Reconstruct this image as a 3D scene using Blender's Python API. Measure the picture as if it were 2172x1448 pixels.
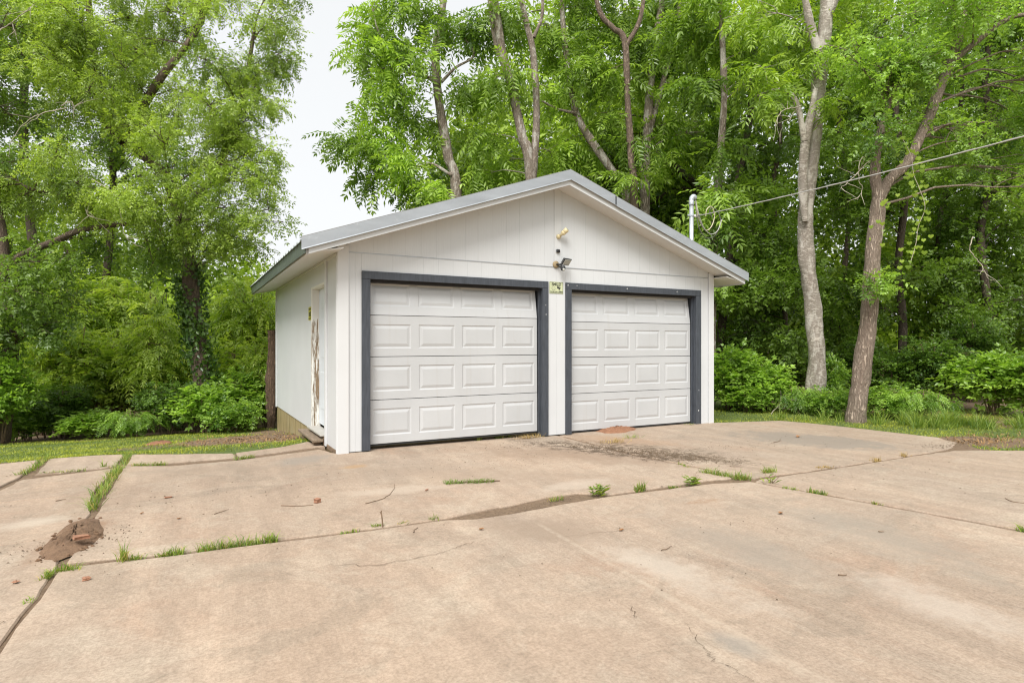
import bpy, math, random
import numpy as np
from mathutils import Vector

R = math.radians
scene = bpy.context.scene
COL = scene.collection
for o in list(bpy.data.objects):
    bpy.data.objects.remove(o)

# ------------------------------------------------------------------ camera
CAM = np.array([-1.5809, -7.2816, 1.2905])
YAW = 0.4941
FPX, HORIZ, CXP = 1281.75, 731.6, 1086.0
cam_d = bpy.data.cameras.new('camera')
cam = bpy.data.objects.new('camera', cam_d)
COL.objects.link(cam)
cam.location = CAM
cam.rotation_euler = (R(90), 0, -YAW)
cam_d.sensor_width = 36
cam_d.lens = FPX / 2172 * 36
cam_d.shift_y = (HORIZ - 724) / 2172
cam_d.clip_start = 0.05
cam_d.clip_end = 3000
scene.camera = cam

# ------------------------------------------------------------------ sky
SUN_EL, SUN_AZ = R(52), R(222)            # azimuth clockwise from +Y
world = bpy.data.worlds.new('World')
scene.world = world
world.use_nodes = True
wn, wl = world.node_tree.nodes, world.node_tree.links
bg = wn['Background']
sky = wn.new('ShaderNodeTexSky')
sky.sky_type = 'NISHITA'
sky.sun_disc = False
sky.sun_elevation = SUN_EL
sky.sun_rotation = SUN_AZ
sky.dust_density = 4.0
sky.air_density = 1.0
hs = wn.new('ShaderNodeHueSaturation')
hs.inputs['Saturation'].default_value = 0.25
wl.new(sky.outputs[0], hs.inputs['Color'])
wm = wn.new('ShaderNodeMix')
wm.data_type = 'RGBA'
wm.inputs[0].default_value = 0.85         # an even overcast deck over the clear sky
wm.inputs[7].default_value = (3.4, 3.46, 3.49, 1)
wl.new(hs.outputs[0], wm.inputs[6])
wl.new(wm.outputs[2], bg.inputs['Color'])
bg.inputs['Strength'].default_value = 0.10

# ------------------------------------------------------------------ sun
sun_d = bpy.data.lights.new('sun', 'SUN')
sun_d.energy = 1.5
sun_d.angle = R(30)
sun_d.color = (1.0, 0.975, 0.93)
sun = bpy.data.objects.new('sun', sun_d)
COL.objects.link(sun)
sdir = Vector((math.sin(SUN_AZ) * math.cos(SUN_EL), math.cos(SUN_AZ) * math.cos(SUN_EL), math.sin(SUN_EL)))
sun.rotation_euler = sdir.to_track_quat('Z', 'Y').to_euler()
sun.location = (4, -4, 20)

# ------------------------------------------------------------------ exposure
vs = scene.view_settings
vs.view_transform = 'Standard'
vs.look = 'None'
vs.gamma = 1
vs.use_curve_mapping = False
vs.exposure = 1.5
cy = scene.cycles
cy.filter_width = 1.15
cy.max_bounces = 6
cy.diffuse_bounces = 3
cy.glossy_bounces = 2
cy.transmission_bounces = 3
cy.transparent_max_bounces = 4
cy.caustics_reflective = False
cy.caustics_refractive = False

# ------------------------------------------------------------------ survey helpers: photograph measurements -> metres in the yard
_s, _c = math.sin(YAW), math.cos(YAW)


def ray(x, y):
    a = (x - CXP) / FPX
    return np.array([_s + a * _c, _c - a * _s, -(y - HORIZ) / FPX])


def P(x, y, depth):
    return CAM + ray(x, y) * depth


def G(x, y, z=0.0):
    d = ray(x, y)
    return CAM + d * ((z - CAM[2]) / d[2])


def sm(a, b, x):
    t = np.clip((x - a) / (b - a), 0, 1)
    return t * t * (3 - 2 * t)


# ------------------------------------------------------------------ object helpers
def tag(o, label=None, cat=None, group=None, kind=None):
    if label: o['label'] = label
    if cat: o['category'] = cat
    if group: o['group'] = group
    if kind: o['kind'] = kind
    return o


def empty(name, loc, label=None, cat=None, group=None, kind=None, rz=0.0):
    o = bpy.data.objects.new(name, None)
    COL.objects.link(o)
    o.location = tuple(loc)
    o.rotation_euler = (0, 0, rz)
    o.empty_display_size = 0.1
    return tag(o, label, cat, group, kind)


def link(name, me, mat=None, parent=None, local=False):
    """mesh given in world metres unless local; the parent's offset is taken out"""
    o = bpy.data.objects.new(name, me)
    COL.objects.link(o)
    if mat is not None:
        me.materials.clear()
        me.materials.append(mat)
    if parent is not None:
        o.parent = parent
        if not local:
            px, py, pz = 0, 0, 0
            q = parent
            while q is not None:
                px += q.location[0]; py += q.location[1]; pz += q.location[2]
                q = q.parent
            o.location = (-px, -py, -pz)
    return o


def mesh_np(name, verts, faces, smooth=False, tint=None):
    """verts (n,3) array; faces: int array (m,3|4) or list of tuples"""
    me = bpy.data.meshes.new(name)
    if isinstance(faces, np.ndarray):
        n, k = faces.shape
        me.vertices.add(len(verts))
        me.vertices.foreach_set('co', np.asarray(verts, np.float32).ravel())
        me.loops.add(n * k)
        me.loops.foreach_set('vertex_index', faces.astype(np.int32).ravel())
        me.polygons.add(n)
        me.polygons.foreach_set('loop_start', np.arange(0, n * k, k, dtype=np.int32))
        if smooth:
            me.polygons.foreach_set('use_smooth', np.ones(n, bool))
        me.update(calc_edges=True)
    else:
        me.from_pydata([tuple(map(float, v)) for v in verts], [], [tuple(f) for f in faces])
        if smooth:
            me.polygons.foreach_set('use_smooth', np.ones(len(me.polygons), bool))
        me.update()
    if tint is not None:
        at = me.attributes.new('tint', 'FLOAT', 'POINT')
        at.data.foreach_set('value', np.asarray(tint, np.float32))
    return me


class MB:
    """collects boxes, prisms, tubes and lathes for ONE mesh"""
    def __init__(s):
        s.v, s.f = [], []

    def add(s, vs, fs):
        b = len(s.v)
        s.v += [tuple(map(float, v)) for v in vs]
        s.f += [tuple(b + i for i in f) for f in fs]
        return s

    def box(s, x0, x1, y0, y1, z0, z1, b=0.0):
        if b <= 0:
            vs = [(x, y, z) for z in (z0, z1) for y in (y0, y1) for x in (x0, x1)]
            return s.add(vs, [(0, 2, 3, 1), (4, 5, 7, 6), (0, 1, 5, 4), (2, 6, 7, 3), (0, 4, 6, 2), (1, 3, 7, 5)])
        x, y, z = (x0, x1), (y0, y1), (z0, z1)
        sg = (1, -1)
        vs, ix = [], {}
        for i in (0, 1):
            for j in (0, 1):
                for k in (0, 1):
                    for ax in range(3):
                        p = [x[i], y[j], z[k]]
                        for q in range(3):
                            if q != ax:
                                p[q] += sg[(i, j, k)[q]] * b
                        ix[i, j, k, ax] = len(vs)
                        vs.append(p)
        fs = []
        for ax in range(3):
            o1, o2 = [q for q in range(3) if q != ax]
            for e in (0, 1):
                r = []
                for (u, w) in ((0, 0), (1, 0), (1, 1), (0, 1)):
                    t = [0, 0, 0]; t[ax] = e; t[o1] = u; t[o2] = w
                    r.append(ix[t[0], t[1], t[2], ax])
                fs.append(r)
        for ax in range(3):
            o1, o2 = [q for q in range(3) if q != ax]
            for u in (0, 1):
                for w in (0, 1):
                    t0 = [0, 0, 0]; t0[o1] = u; t0[o2] = w
                    t1 = list(t0); t1[ax] = 1
                    fs.append([ix[(*t0, o1)], ix[(*t1, o1)], ix[(*t1, o2)], ix[(*t0, o2)]])
        for i in (0, 1):
            for j in (0, 1):
                for k in (0, 1):
                    fs.append([ix[i, j, k, 0], ix[i, j, k, 1], ix[i, j, k, 2]])
        return s.add(vs, fs)

    def prism(s, poly, a, b, fn):
        """poly in (u,v), extruded along w from a to b; fn maps (u,v,w) to xyz"""
        n = len(poly)
        vs = [fn(u, v, a) for u, v in poly] + [fn(u, v, b) for u, v in poly]
        fs = [tuple(range(n))[::-1], tuple(range(n, 2 * n))]
        fs += [(i, (i + 1) % n, n + (i + 1) % n, n + i) for i in range(n)]
        return s.add(vs, fs)

    def tube(s, pts, rad, n=8, cap=True):
        v, f = tube_np(np.array(pts, float), np.broadcast_to(np.asarray(rad, float), (len(pts),)).copy(), n)
        s.add(v, f.tolist())
        if cap:
            b = len(s.v) - len(v)
            s.f.append(tuple(b + i for i in range(n))[::-1])
            s.f.append(tuple(b + len(v) - n + i for i in range(n)))
        return s

    def lathe(s, prof, fn, n=16):
        """prof [(r,h)], fn(x,y,h) -> xyz"""
        vs = []
        for r, h in prof:
            for i in range(n):
                t = 2 * math.pi * i / n
                vs.append(fn(r * math.cos(t), r * math.sin(t), h))
        fs = []
        for j in range(len(prof) - 1):
            for i in range(n):
                fs.append((j * n + i, j * n + (i + 1) % n, (j + 1) * n + (i + 1) % n, (j + 1) * n + i))
        fs.append(tuple(range(n))[::-1])
        fs.append(tuple((len(prof) - 1) * n + i for i in range(n)))
        return s.add(vs, fs)

    def build(s, name, mat, parent=None, smooth=False, local=False):
        me = mesh_np(name, s.v, s.f, smooth)
        return link(name, me, mat, parent, local)


def tube_np(pts, rad, n):
    m = len(pts)
    tg = np.gradient(pts, axis=0)
    tg /= np.linalg.norm(tg, axis=1, keepdims=True) + 1e-9
    ref = np.array([0, 0, 1.0]) if abs(tg[:, 2]).mean() < 0.85 else np.array([1.0, 0, 0])
    u = np.cross(tg, ref); u /= np.linalg.norm(u, axis=1, keepdims=True) + 1e-9
    w = np.cross(tg, u)
    a = np.arange(n) * 2 * math.pi / n
    ring = u[:, None] * np.cos(a)[None, :, None] + w[:, None] * np.sin(a)[None, :, None]
    v = (pts[:, None] + ring * rad[:, None, None]).reshape(-1, 3)
    i = np.arange(n); j = np.arange(m - 1)
    b = (j[:, None] * n + i[None]).ravel(); c = (j[:, None] * n + (i[None] + 1) % n).ravel()
    return v, np.stack([b, c, c + n, b + n], 1)


def smooth_path(pts, k=6):
    """Catmull-Rom through points (any dimension)"""
    p = np.array(pts, float)
    p = np.vstack([2 * p[0] - p[1], p, 2 * p[-1] - p[-2]])
    out = []
    for i in range(1, len(p) - 2):
        t = np.linspace(0, 1, k, endpoint=False)[:, None]
        a, b, c, d = p[i - 1], p[i], p[i + 1], p[i + 2]
        out.append(0.5 * (2 * b + (c - a) * t + (2 * a - 5 * b + 4 * c - d) * t ** 2 + (3 * b - a - 3 * c + d) * t ** 3))
    out.append(p[-2][None])
    return np.vstack(out)


# ------------------------------------------------------------------ materials
def newmat(name):
    m = bpy.data.materials.new(name)
    m.use_nodes = True
    return m, m.node_tree.nodes, m.node_tree.links, m.node_tree.nodes['Principled BSDF']


class NT:
    def __init__(s, m):
        s.n, s.l = m.node_tree.nodes, m.node_tree.links

    def new(s, t, **k):
        x = s.n.new(t)
        for a, b in k.items():
            setattr(x, a, b)
        return x

    def val(s, sock, v):
        if hasattr(v, 'links') or isinstance(v, bpy.types.NodeSocket):
            s.l.new(v, sock)
        else:
            sock.default_value = v

    def pos(s):
        return s.new('ShaderNodeNewGeometry').outputs['Position']

    def objc(s):
        return s.new('ShaderNodeTexCoord').outputs['Object']

    def map(s, v, scale=(1, 1, 1), rot=(0, 0, 0), loc=(0, 0, 0)):
        x = s.new('ShaderNodeMapping')
        s.l.new(v, x.inputs[0])
        x.inputs['Scale'].default_value = scale
        x.inputs['Rotation'].default_value = rot
        x.inputs['Location'].default_value = loc
        return x.outputs[0]

    def noise(s, v, scale, detail=4, rough=0.55, dist=0.0):
        x = s.new('ShaderNodeTexNoise')
        s.l.new(v, x.inputs['Vector'])
        x.inputs['Scale'].default_value = scale
        x.inputs['Detail'].default_value = detail
        x.inputs['Roughness'].default_value = rough
        x.inputs['Distortion'].default_value = dist
        return x.outputs[0]

    def voro(s, v, scale, feature='F1', out='Distance'):
        x = s.new('ShaderNodeTexVoronoi')
        x.feature = feature
        s.l.new(v, x.inputs['Vector'])
        x.inputs['Scale'].default_value = scale
        return x.outputs[out]

    def ramp(s, v, stops, interp='LINEAR'):
        x = s.new('ShaderNodeValToRGB')
        x.color_ramp.interpolation = interp
        e = x.color_ramp.elements
        while len(e) < len(stops):
            e.new(0.5)
        for i, (p, c) in enumerate(stops):
            e[i].position = p
            e[i].color = (*c, 1) if not isinstance(c, (int, float)) else (c, c, c, 1)
        s.l.new(v, x.inputs[0])
        return x.outputs[0]

    def mr(s, v, a, b, c=0.0, d=1.0):
        x = s.new('ShaderNodeMapRange')
        x.interpolation_type = 'SMOOTHSTEP'
        s.l.new(v, x.inputs[0])
        for i, q in enumerate((a, b, c, d)):
            x.inputs[i + 1].default_value = q
        return x.outputs[0]

    def mix(s, f, a, b, mode='MIX'):
        x = s.new('ShaderNodeMix', data_type='RGBA', blend_type=mode)
        for i, q in ((0, f), (6, a), (7, b)):
            if isinstance(q, tuple):
                q = (*q, 1) if len(q) == 3 else q
            s.val(x.inputs[i], q)
        return x.outputs[2]

    def math(s, op, a, b=0.0, c=None):
        x = s.new('ShaderNodeMath', operation=op)
        s.val(x.inputs[0], a); s.val(x.inputs[1], b)
        if c is not None: s.val(x.inputs[2], c)
        return x.outputs[0]

    def bump(s, h, strength, dist=0.01, normal=None):
        x = s.new('ShaderNodeBump')
        x.inputs['Strength'].default_value = strength
        x.inputs['Distance'].default_value = dist
        s.l.new(h, x.inputs['Height'])
        if normal is not None: s.l.new(normal, x.inputs['Normal'])
        return x.outputs[0]


def plain(name, col, rough=0.6, metal=0.0, var=0.08, scale=6.0, bump=0.0, bscale=60.0, stretch=(1, 1, 1)):
    m, n, l, b = newmat(name)
    t = NT(m)
    v = t.map(t.objc(), stretch)
    nz = t.noise(v, scale, 5)
    d = tuple(c * (1 - var) for c in col); e = tuple(min(1, c * (1 + var)) for c in col)
    l.new(t.ramp(nz, [(0.3, d), (0.7, e)]), b.inputs['Base Color'])
    b.inputs['Roughness'].default_value = rough
    b.inputs['Metallic'].default_value = metal
    if bump:
        l.new(t.bump(t.noise(v, bscale, 4), bump, 0.004), b.inputs['Normal'])
    return m


def white_paint(name, col=(0.80, 0.79, 0.755), grain=0.25, dirt=0.5):
    m, n, l, b = newmat(name)
    t = NT(m)
    p = t.pos()
    g = t.noise(t.map(p, (70, 70, 2.2)), 1.0, 4)
    big = t.noise(p, 1.3, 5)
    spk = t.noise(t.map(p, (9, 9, 5)), 3.0, 6, 0.7)
    c = t.ramp(big, [(0.3, tuple(x * 0.93 for x in col)), (0.7, col)])
    c = t.mix(t.mr(spk, 0.66, 0.80, 0, 0.45 * dirt), c, (0.52, 0.46, 0.37))
    streak = t.noise(t.map(p, (14, 14, 0.5)), 1.0, 3)
    c = t.mix(t.mr(streak, 0.55, 0.85, 0, 0.30 * dirt), c, (0.60, 0.56, 0.48))
    l.new(c, b.inputs['Base Color'])
    b.inputs['Roughness'].default_value = 0.62
    l.new(t.bump(g, grain, 0.004), b.inputs['Normal'])
    return m


LEAF_GAIN = 1.55


def leaf_mat(name, dark, light, gloss=0.36, trans=0.45):
    dark = tuple(x * LEAF_GAIN * k for x, k in zip(dark, (1.05, 1, 0.9))); light = tuple(x * LEAF_GAIN * k for x, k in zip(light, (1.08, 1, 0.8)))
    m, n, l, b = newmat(name)
    t = NT(m)
    a = t.new('ShaderNodeAttribute', attribute_name='tint')
    fine = t.noise(t.objc(), 1.1, 3)
    f = t.math('ADD', t.math('MULTIPLY', a.outputs['Fac'], 0.75), t.math('MULTIPLY', fine, 0.35))
    c = t.ramp(f, [(0.12, dark), (0.55, tuple((x + y) / 2 for x, y in zip(dark, light))), (0.95, light)])
    l.new(c, b.inputs['Base Color'])
    b.inputs['Roughness'].default_value = gloss
    b.inputs['Specular IOR Level'].default_value = 0.6
    tr = t.new('ShaderNodeBsdfTranslucent')
    tc = t.mix(1.0, c, (1.3, 1.35, 0.6), 'MULTIPLY')
    l.new(tc, tr.inputs['Color'])
    mx = t.new('ShaderNodeMixShader')
    mx.inputs[0].default_value = trans
    l.new(b.outputs[0], mx.inputs[1]); l.new(tr.outputs[0], mx.inputs[2])
    l.new(mx.outputs[0], n['Material Output'].inputs['Surface'])
    return m


def bark_mat(name, dark, light, vs=(14, 14, 2.5), strength=0.9, moss=0.0, patch=None):
    m, n, l, b = newmat(name)
    t = NT(m)
    p = t.objc()
    w1 = t.noise(t.map(p, vs), 1.0, 6, 0.6, 0.7)
    rid = t.math('ABSOLUTE', t.math('MULTIPLY_ADD', w1, 2.0, -1.0))
    rid = t.mr(rid, 0.0, 0.32)
    nz = t.noise(t.map(p, (40, 40, 12)), 1.0, 5, 0.65)
    h = t.math('ADD', t.math('MULTIPLY', rid, 0.6), t.math('MULTIPLY', nz, 0.6))
    c = t.ramp(h, [(0.18, dark), (0.62, tuple((x + y) / 2 for x, y in zip(dark, light))), (0.95, light)])
    c = t.mix(t.mr(t.noise(p, 2.7, 4), 0.35, 0.7, 0, 0.45), c, tuple(x * 0.62 for x in light))
    if patch:
        pz = t.noise(t.map(p, (6, 6, 2.5)), 1.0, 6, 0.65)
        c = t.mix(t.mr(pz, 0.50, 0.60, 0, 0.8), c, patch)
    if moss:
        c = t.mix(t.mr(t.noise(p, 2.2, 4), 0.5, 0.75, 0, moss), c, (0.09, 0.13, 0.03))
    l.new(c, b.inputs['Base Color'])
    b.inputs['Roughness'].default_value = 0.9
    l.new(t.bump(h, strength, 0.03), b.inputs['Normal'])
    return m


M = {}
M['siding'] = white_paint('white_siding_paint', (0.64, 0.655, 0.665), 0.35, 0.4)
M['siding_side'] = white_paint('white_side_siding_paint', (0.655, 0.665, 0.675), 0.8, 0.4)
M['trim_white'] = white_paint('white_trim_paint', (0.665, 0.675, 0.68), 0.15, 0.35)
M['soffit'] = white_paint('soffit_paint', (0.70, 0.69, 0.66), 0.12, 0.6)
def m_door():
    m, n, l, b = newmat('door_enamel')
    t = NT(m)
    p = t.pos()
    c = t.ramp(t.noise(p, 1.6, 5), [(0.3, (0.485, 0.495, 0.50)), (0.7, (0.535, 0.545, 0.55))])
    st = t.noise(t.map(p, (18, 18, 0.8)), 1.0, 4)
    c = t.mix(t.mr(st, 0.55, 0.8, 0, 0.22), c, (0.42, 0.40, 0.36))
    sc = t.noise(t.map(p, (7, 7, 16)), 1.0, 7, 0.75)
    c = t.mix(t.mr(sc, 0.66, 0.74, 0, 0.5), c, (0.33, 0.29, 0.24))
    l.new(c, b.inputs['Base Color'])
    b.inputs['Roughness'].default_value = 0.45
    l.new(t.bump(t.noise(t.map(p, (25, 25, 120)), 1.0, 4), 0.12, 0.004), b.inputs['Normal'])
    return m


M['door_white'] = m_door()
M['slate'] = plain('slate_trim_paint', (0.055, 0.063, 0.077), 0.55, 0, 0.25, 5.0, 0.3, 45, (8, 8, 1))
M['dark'] = plain('dark_stop', (0.022, 0.02, 0.02), 0.8)
M['rubber'] = plain('black_seal', (0.02, 0.02, 0.02), 0.7)
M['black_plastic'] = plain('black_plastic', (0.025, 0.026, 0.028), 0.45)
M['cream_plastic'] = plain('cream_plastic', (0.70, 0.60, 0.36), 0.5)
M['lens'] = plain('lamp_lens', (0.42, 0.42, 0.38), 0.25)
M['ink'] = plain('sign_ink', (0.025, 0.028, 0.02), 0.6)
M['sign_face'] = plain('sign_face', (0.56, 0.60, 0.38), 0.45, 0, 0.1, 20)
M['sign_yellow'] = plain('yellow_sign', (0.50, 0.47, 0.04), 0.5, 0, 0.2, 30)
M['brick'] = plain('brick_red', (0.33, 0.165, 0.10), 0.9, 0, 0.35, 30, 0.5, 90)
M['stick'] = plain('dry_wood', (0.20, 0.135, 0.085), 0.9, 0, 0.35, 20, 0.4, 60)
M['deadwood'] = plain('bleached_twig', (0.42, 0.37, 0.29), 0.85, 0, 0.25, 6)
M['deadleaf'] = plain('dead_leaf', (0.34, 0.17, 0.07), 0.8, 0, 0.35, 25)
M['wire'] = plain('wire_grey', (0.42, 0.41, 0.38), 0.5)
M['wire_cream'] = plain('wire_cream', (0.58, 0.52, 0.38), 0.5)
M['grassblade'] = leaf_mat('grass_blade', (0.07, 0.12, 0.018), (0.30, 0.34, 0.05), 0.55, 0.35)
M['weed'] = leaf_mat('weed_blade', (0.055, 0.12, 0.02), (0.20, 0.27, 0.05), 0.55, 0.35)
M['leaflitter'] = leaf_mat('brown_leaf_litter', (0.07, 0.042, 0.022), (0.26, 0.17, 0.09), 0.8, 0.1)
M['straw'] = leaf_mat('dry_grass', (0.20, 0.14, 0.06), (0.34, 0.27, 0.13), 0.7, 0.2)


def m_metal(name, col, metal=0.65, rough=0.42):
    m, n, l, b = newmat(name)
    t = NT(m)
    p = t.pos()
    a = t.noise(t.map(p, (1.2, 1.2, 6)), 1.4, 5)
    sp = t.noise(p, 9, 6, 0.7)
    c = t.ramp(a, [(0.3, tuple(x * 0.86 for x in col)), (0.7, tuple(x * 1.08 for x in col))])
    c = t.mix(t.mr(sp, 0.60, 0.72, 0, 0.5), c, tuple(min(1, x * 1.3) for x in col))
    l.new(c, b.inputs['Base Color'])
    b.inputs['Metallic'].default_value = metal
    l.new(t.mr(sp, 0.3, 0.7, rough - 0.07, rough + 0.12), b.inputs['Roughness'])
    l.new(t.bump(t.noise(p, 3.5, 3), 0.12, 0.02), b.inputs['Normal'])
    return m


M['metal'] = m_metal('rake_trim_steel', (0.42, 0.445, 0.47), 0.5)
M['eave_metal'] = m_metal('weathered_eave_steel', (0.16, 0.19, 0.17), 0.35, 0.4)
M['roof_metal'] = m_metal('roof_steel', (0.34, 0.37, 0.35), 0.6, 0.4)
M['galv'] = m_metal('galvanised_pipe', (0.56, 0.59, 0.62), 0.6, 0.4)


def m_peeling():
    m, n, l, b = newmat('peeling_jamb')
    t = NT(m)
    p = t.pos()
    nz = t.noise(t.map(p, (60, 60, 3.2)), 1.0, 7, 0.7)
    wood = t.ramp(t.noise(t.map(p, (120, 120, 5)), 1.0, 4), [(0.3, (0.13, 0.085, 0.05)), (0.7, (0.36, 0.26, 0.16))])
    sep = t.new('ShaderNodeSeparateXYZ'); l.new(p, sep.inputs[0])
    low = t.mr(sep.outputs[2], 1.55, 1.85, 0.0, 0.35)
    f = t.mr(t.math('SUBTRACT', nz, low), 0.50, 0.53)
    l.new(t.mix(f, (0.78, 0.76, 0.70), wood), b.inputs['Base Color'])
    b.inputs['Roughness'].default_value = 0.8
    l.new(t.bump(t.math('SUBTRACT', 1.0, f), 0.6, 0.006), b.inputs['Normal'])
    return m


M['peel'] = m_peeling()


def m_foundation():
    m, n, l, b = newmat('foundation_concrete')
    t = NT(m)
    p = t.pos()
    a = t.noise(t.map(p, (1, 1.5, 0.5)), 4, 6, 0.6)
    s2 = t.noise(t.map(p, (10, 10, 1)), 1.2, 4)
    c = t.ramp(a, [(0.25, (0.16, 0.13, 0.055)), (0.5, (0.33, 0.26, 0.12)), (0.75, (0.42, 0.36, 0.24))])
    c = t.mix(t.mr(s2, 0.5, 0.75, 0, 0.5), c, (0.11, 0.115, 0.035))
    l.new(c, b.inputs['Base Color'])
    b.inputs['Roughness'].default_value = 0.9
    l.new(t.bump(t.noise(p, 60, 4), 0.5, 0.01), b.inputs['Normal'])
    return m


M['foundation'] = m_foundation()


def m_concrete():
    m, n, l, b = newmat('driveway_concrete')
    t = NT(m)
    p = t.pos()
    inf = t.new('ShaderNodeObjectInfo')
    A = t.noise(p, 0.55, 5, 0.6, 0.6)
    B = t.noise(t.map(p, (1, 1, 1), loc=(17, 3, 0)), 1.3, 6, 0.62, 0.8)
    C = t.noise(t.map(p, (1, 1, 1), loc=(5, 41, 0)), 3.2, 6, 0.65, 0.4)
    c = t.ramp(A, [(0.28, (0.395, 0.299, 0.226)), (0.5, (0.430, 0.335, 0.258)), (0.72, (0.375, 0.305, 0.244))])
    c = t.mix(t.mr(B, 0.52, 0.70, 0, 0.55), c, (0.496, 0.420, 0.336))
    c = t.mix(t.mr(C, 0.54, 0.75, 0, 0.42), c, (0.355, 0.29, 0.225))
    D = t.noise(t.map(p, (1, 1, 1), loc=(71, 9, 0)), 0.9, 5, 0.6, 1.0)
    c = t.mix(t.mr(D, 0.56, 0.72, 0, 0.40), c, (0.400, 0.260, 0.180))
    # broom marks running along the drive, strongest on the right-hand half
    a0, a1 = G(1095, 1084), G(1745, 1448)
    dv = (a1 - a0)[:2]; L = float(np.linalg.norm(dv)); dv /= L
    th = math.atan2(dv[1], dv[0])
    pr = t.map(p, (1, 1, 1), (0, 0, -th))
    br = t.noise(t.map(pr, (2.5, 70, 1)), 1.0, 4, 0.65)
    strk = t.noise(t.map(pr, (0.7, 5.0, 1)), 1.0, 5, 0.6)
    c = t.mix(1.0, c, t.ramp(strk, [(0.3, (0.86, 0.85, 0.84)), (0.7, (1.10, 1.09, 1.08))]), 'MULTIPLY')
    scal = t.noise(t.map(p, (1, 1, 1), loc=(13, 57, 0)), 1.7, 8, 0.7, 1.2)
    c = t.mix(t.mr(scal, 0.53, 0.585, 0, 0.30), c, (0.47, 0.395, 0.315))
    scal2 = t.noise(t.map(p, (1, 1, 1), loc=(91, 23, 0)), 1.1, 8, 0.7, 1.5)
    c = t.mix(t.mr(scal2, 0.55, 0.61, 0, 0.32), c, (0.26, 0.215, 0.165))
    sep = t.new('ShaderNodeSeparateXYZ'); l.new(p, sep.inputs[0])
    bm = t.mr(t.math('ADD', sep.outputs[0], t.math('MULTIPLY', A, 3.0)), 0.6, 3.4, 0.12, 0.55)
    c = t.mix(t.math('MULTIPLY', t.mr(br, 0.42, 0.66), bm), c, t.mix(0.5, c, (0.528, 0.456, 0.376)))
    # exposed aggregate speckle
    ag = t.noise(p, 62, 5, 0.75)
    mid = t.noise(p, 17, 6, 0.7, 0.5)
    c = t.mix(1.0, c, t.ramp(mid, [(0.3, (0.84, 0.83, 0.81)), (0.7, (1.10, 1.10, 1.10))]), 'MULTIPLY')
    E_ = t.noise(t.map(p, (1, 1, 1), loc=(31, 77, 0)), 0.35, 4, 0.55, 0.5)
    c = t.mix(1.0, c, t.ramp(E_, [(0.3, (0.83, 0.82, 0.81)), (0.68, (1.08, 1.07, 1.05))]), 'MULTIPLY')
    ag2 = t.voro(p, 130)
    c = t.mix(t.mr(ag, 0.36, 0.60, 0.5, 0.0), c, t.mix(1.0, c, (0.528, 0.504, 0.480), 'MULTIPLY'))
    c = t.mix(t.mr(ag2, 0.05, 0.22, 0.35, 0.0), c, (0.528, 0.464, 0.384))
    # stains and tonal patches with shapes of their own: (pixel centre, length, width, angle deg, colour, strength)
    wob = t.noise(p, 2.6, 5, 0.6)
    wob2 = t.noise(p, 11, 5, 0.65)

    def blot(A_, B_, w, col, k, soft=0.7, spot=0.0):
        nonlocal c
        a, b2 = G(*A_)[:2], G(*B_)[:2]
        q = (a + b2) / 2
        d = b2 - a
        ll = float(np.linalg.norm(d)) / 2 + w * 0.6
        mp = t.map(p, (1, 1, 0), (0, 0, 0), (-q[0], -q[1], 0))
        mp = t.map(mp, (1, 1, 0), (0, 0, -math.atan2(d[1], d[0])))
        mp = t.map(mp, (1 / ll, 1 / w, 0))
        ln = t.new('ShaderNodeVectorMath', operation='LENGTH'); l.new(mp, ln.inputs[0])
        e = t.math('ADD', ln.outputs['Value'], t.math('MULTIPLY_ADD', wob, 1.6, -0.8))
        e = t.math('ADD', e, t.math('MULTIPLY_ADD', wob2, 1.2, -0.6))
        f = t.mr(e, 1.0 - soft, 1.0 + soft * 0.3, k, 0.0)
        if spot:
            f = t.math('MULTIPLY', f, t.mr(t.noise(p, spot, 6, 0.75), 0.42, 0.56))
        c = t.mix(f, c, col)

    blot((760, 1000), (1300, 1010), 0.55, (0.29, 0.215, 0.155), 0.45, 0.9)
    blot((1000, 950), (1420, 978), 0.55, (0.25, 0.175, 0.12), 0.7, 0.9)
    blot((1220, 925), (1400, 942), 0.40, (0.34, 0.215, 0.13), 0.55)
    blot((1075, 930), (1480, 980), 0.34, (0.085, 0.058, 0.036), 0.95, 0.8, 8)
    blot((1260, 935), (1560, 978), 0.40, (0.11, 0.075, 0.045), 0.9, 0.8, 10)
    blot((1380, 958), (1600, 985), 0.22, (0.12, 0.085, 0.052), 0.85, 0.8, 13)
    blot((1600, 922), (1860, 945), 0.62, (0.235, 0.205, 0.17), 0.75, 0.4)  # broad darker grey patch with a fairly sharp edge
    blot((600, 985), (695, 965), 0.26, (0.25, 0.22, 0.185), 0.65)
    blot((735, 992), (775, 986), 0.10, (0.39, 0.235, 0.10), 0.5)
    blot((1050, 1110), (1270, 1132), 0.30, (0.275, 0.205, 0.148), 0.7)
    blot((1460, 1066), (1520, 1060), 0.08, (0.28, 0.17, 0.10), 0.7, 0.7, 20)
    blot((1440, 1100), (1760, 1240), 0.30, (0.275, 0.235, 0.19), 0.6, 0.9)
    blot((1700, 1080), (2080, 1210), 0.38, (0.28, 0.245, 0.20), 0.6, 0.9)
    blot((1290, 1155), (1580, 1275), 0.20, (0.50, 0.43, 0.355), 0.6, 0.9)
    blot((1850, 1225), (2120, 1335), 0.22, (0.49, 0.42, 0.35), 0.55, 0.9)
    blot((1520, 1345), (1610, 1385), 0.09, (0.27, 0.245, 0.21), 0.6)
    blot((700, 1052), (960, 1030), 0.16, (0.47, 0.39, 0.31), 0.55)
    blot((1140, 1040), (1280, 1020), 0.18, (0.47, 0.395, 0.32), 0.55)
    blot((0, 1120), (130, 1098), 0.16, (0.49, 0.42, 0.34), 0.55)
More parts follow.
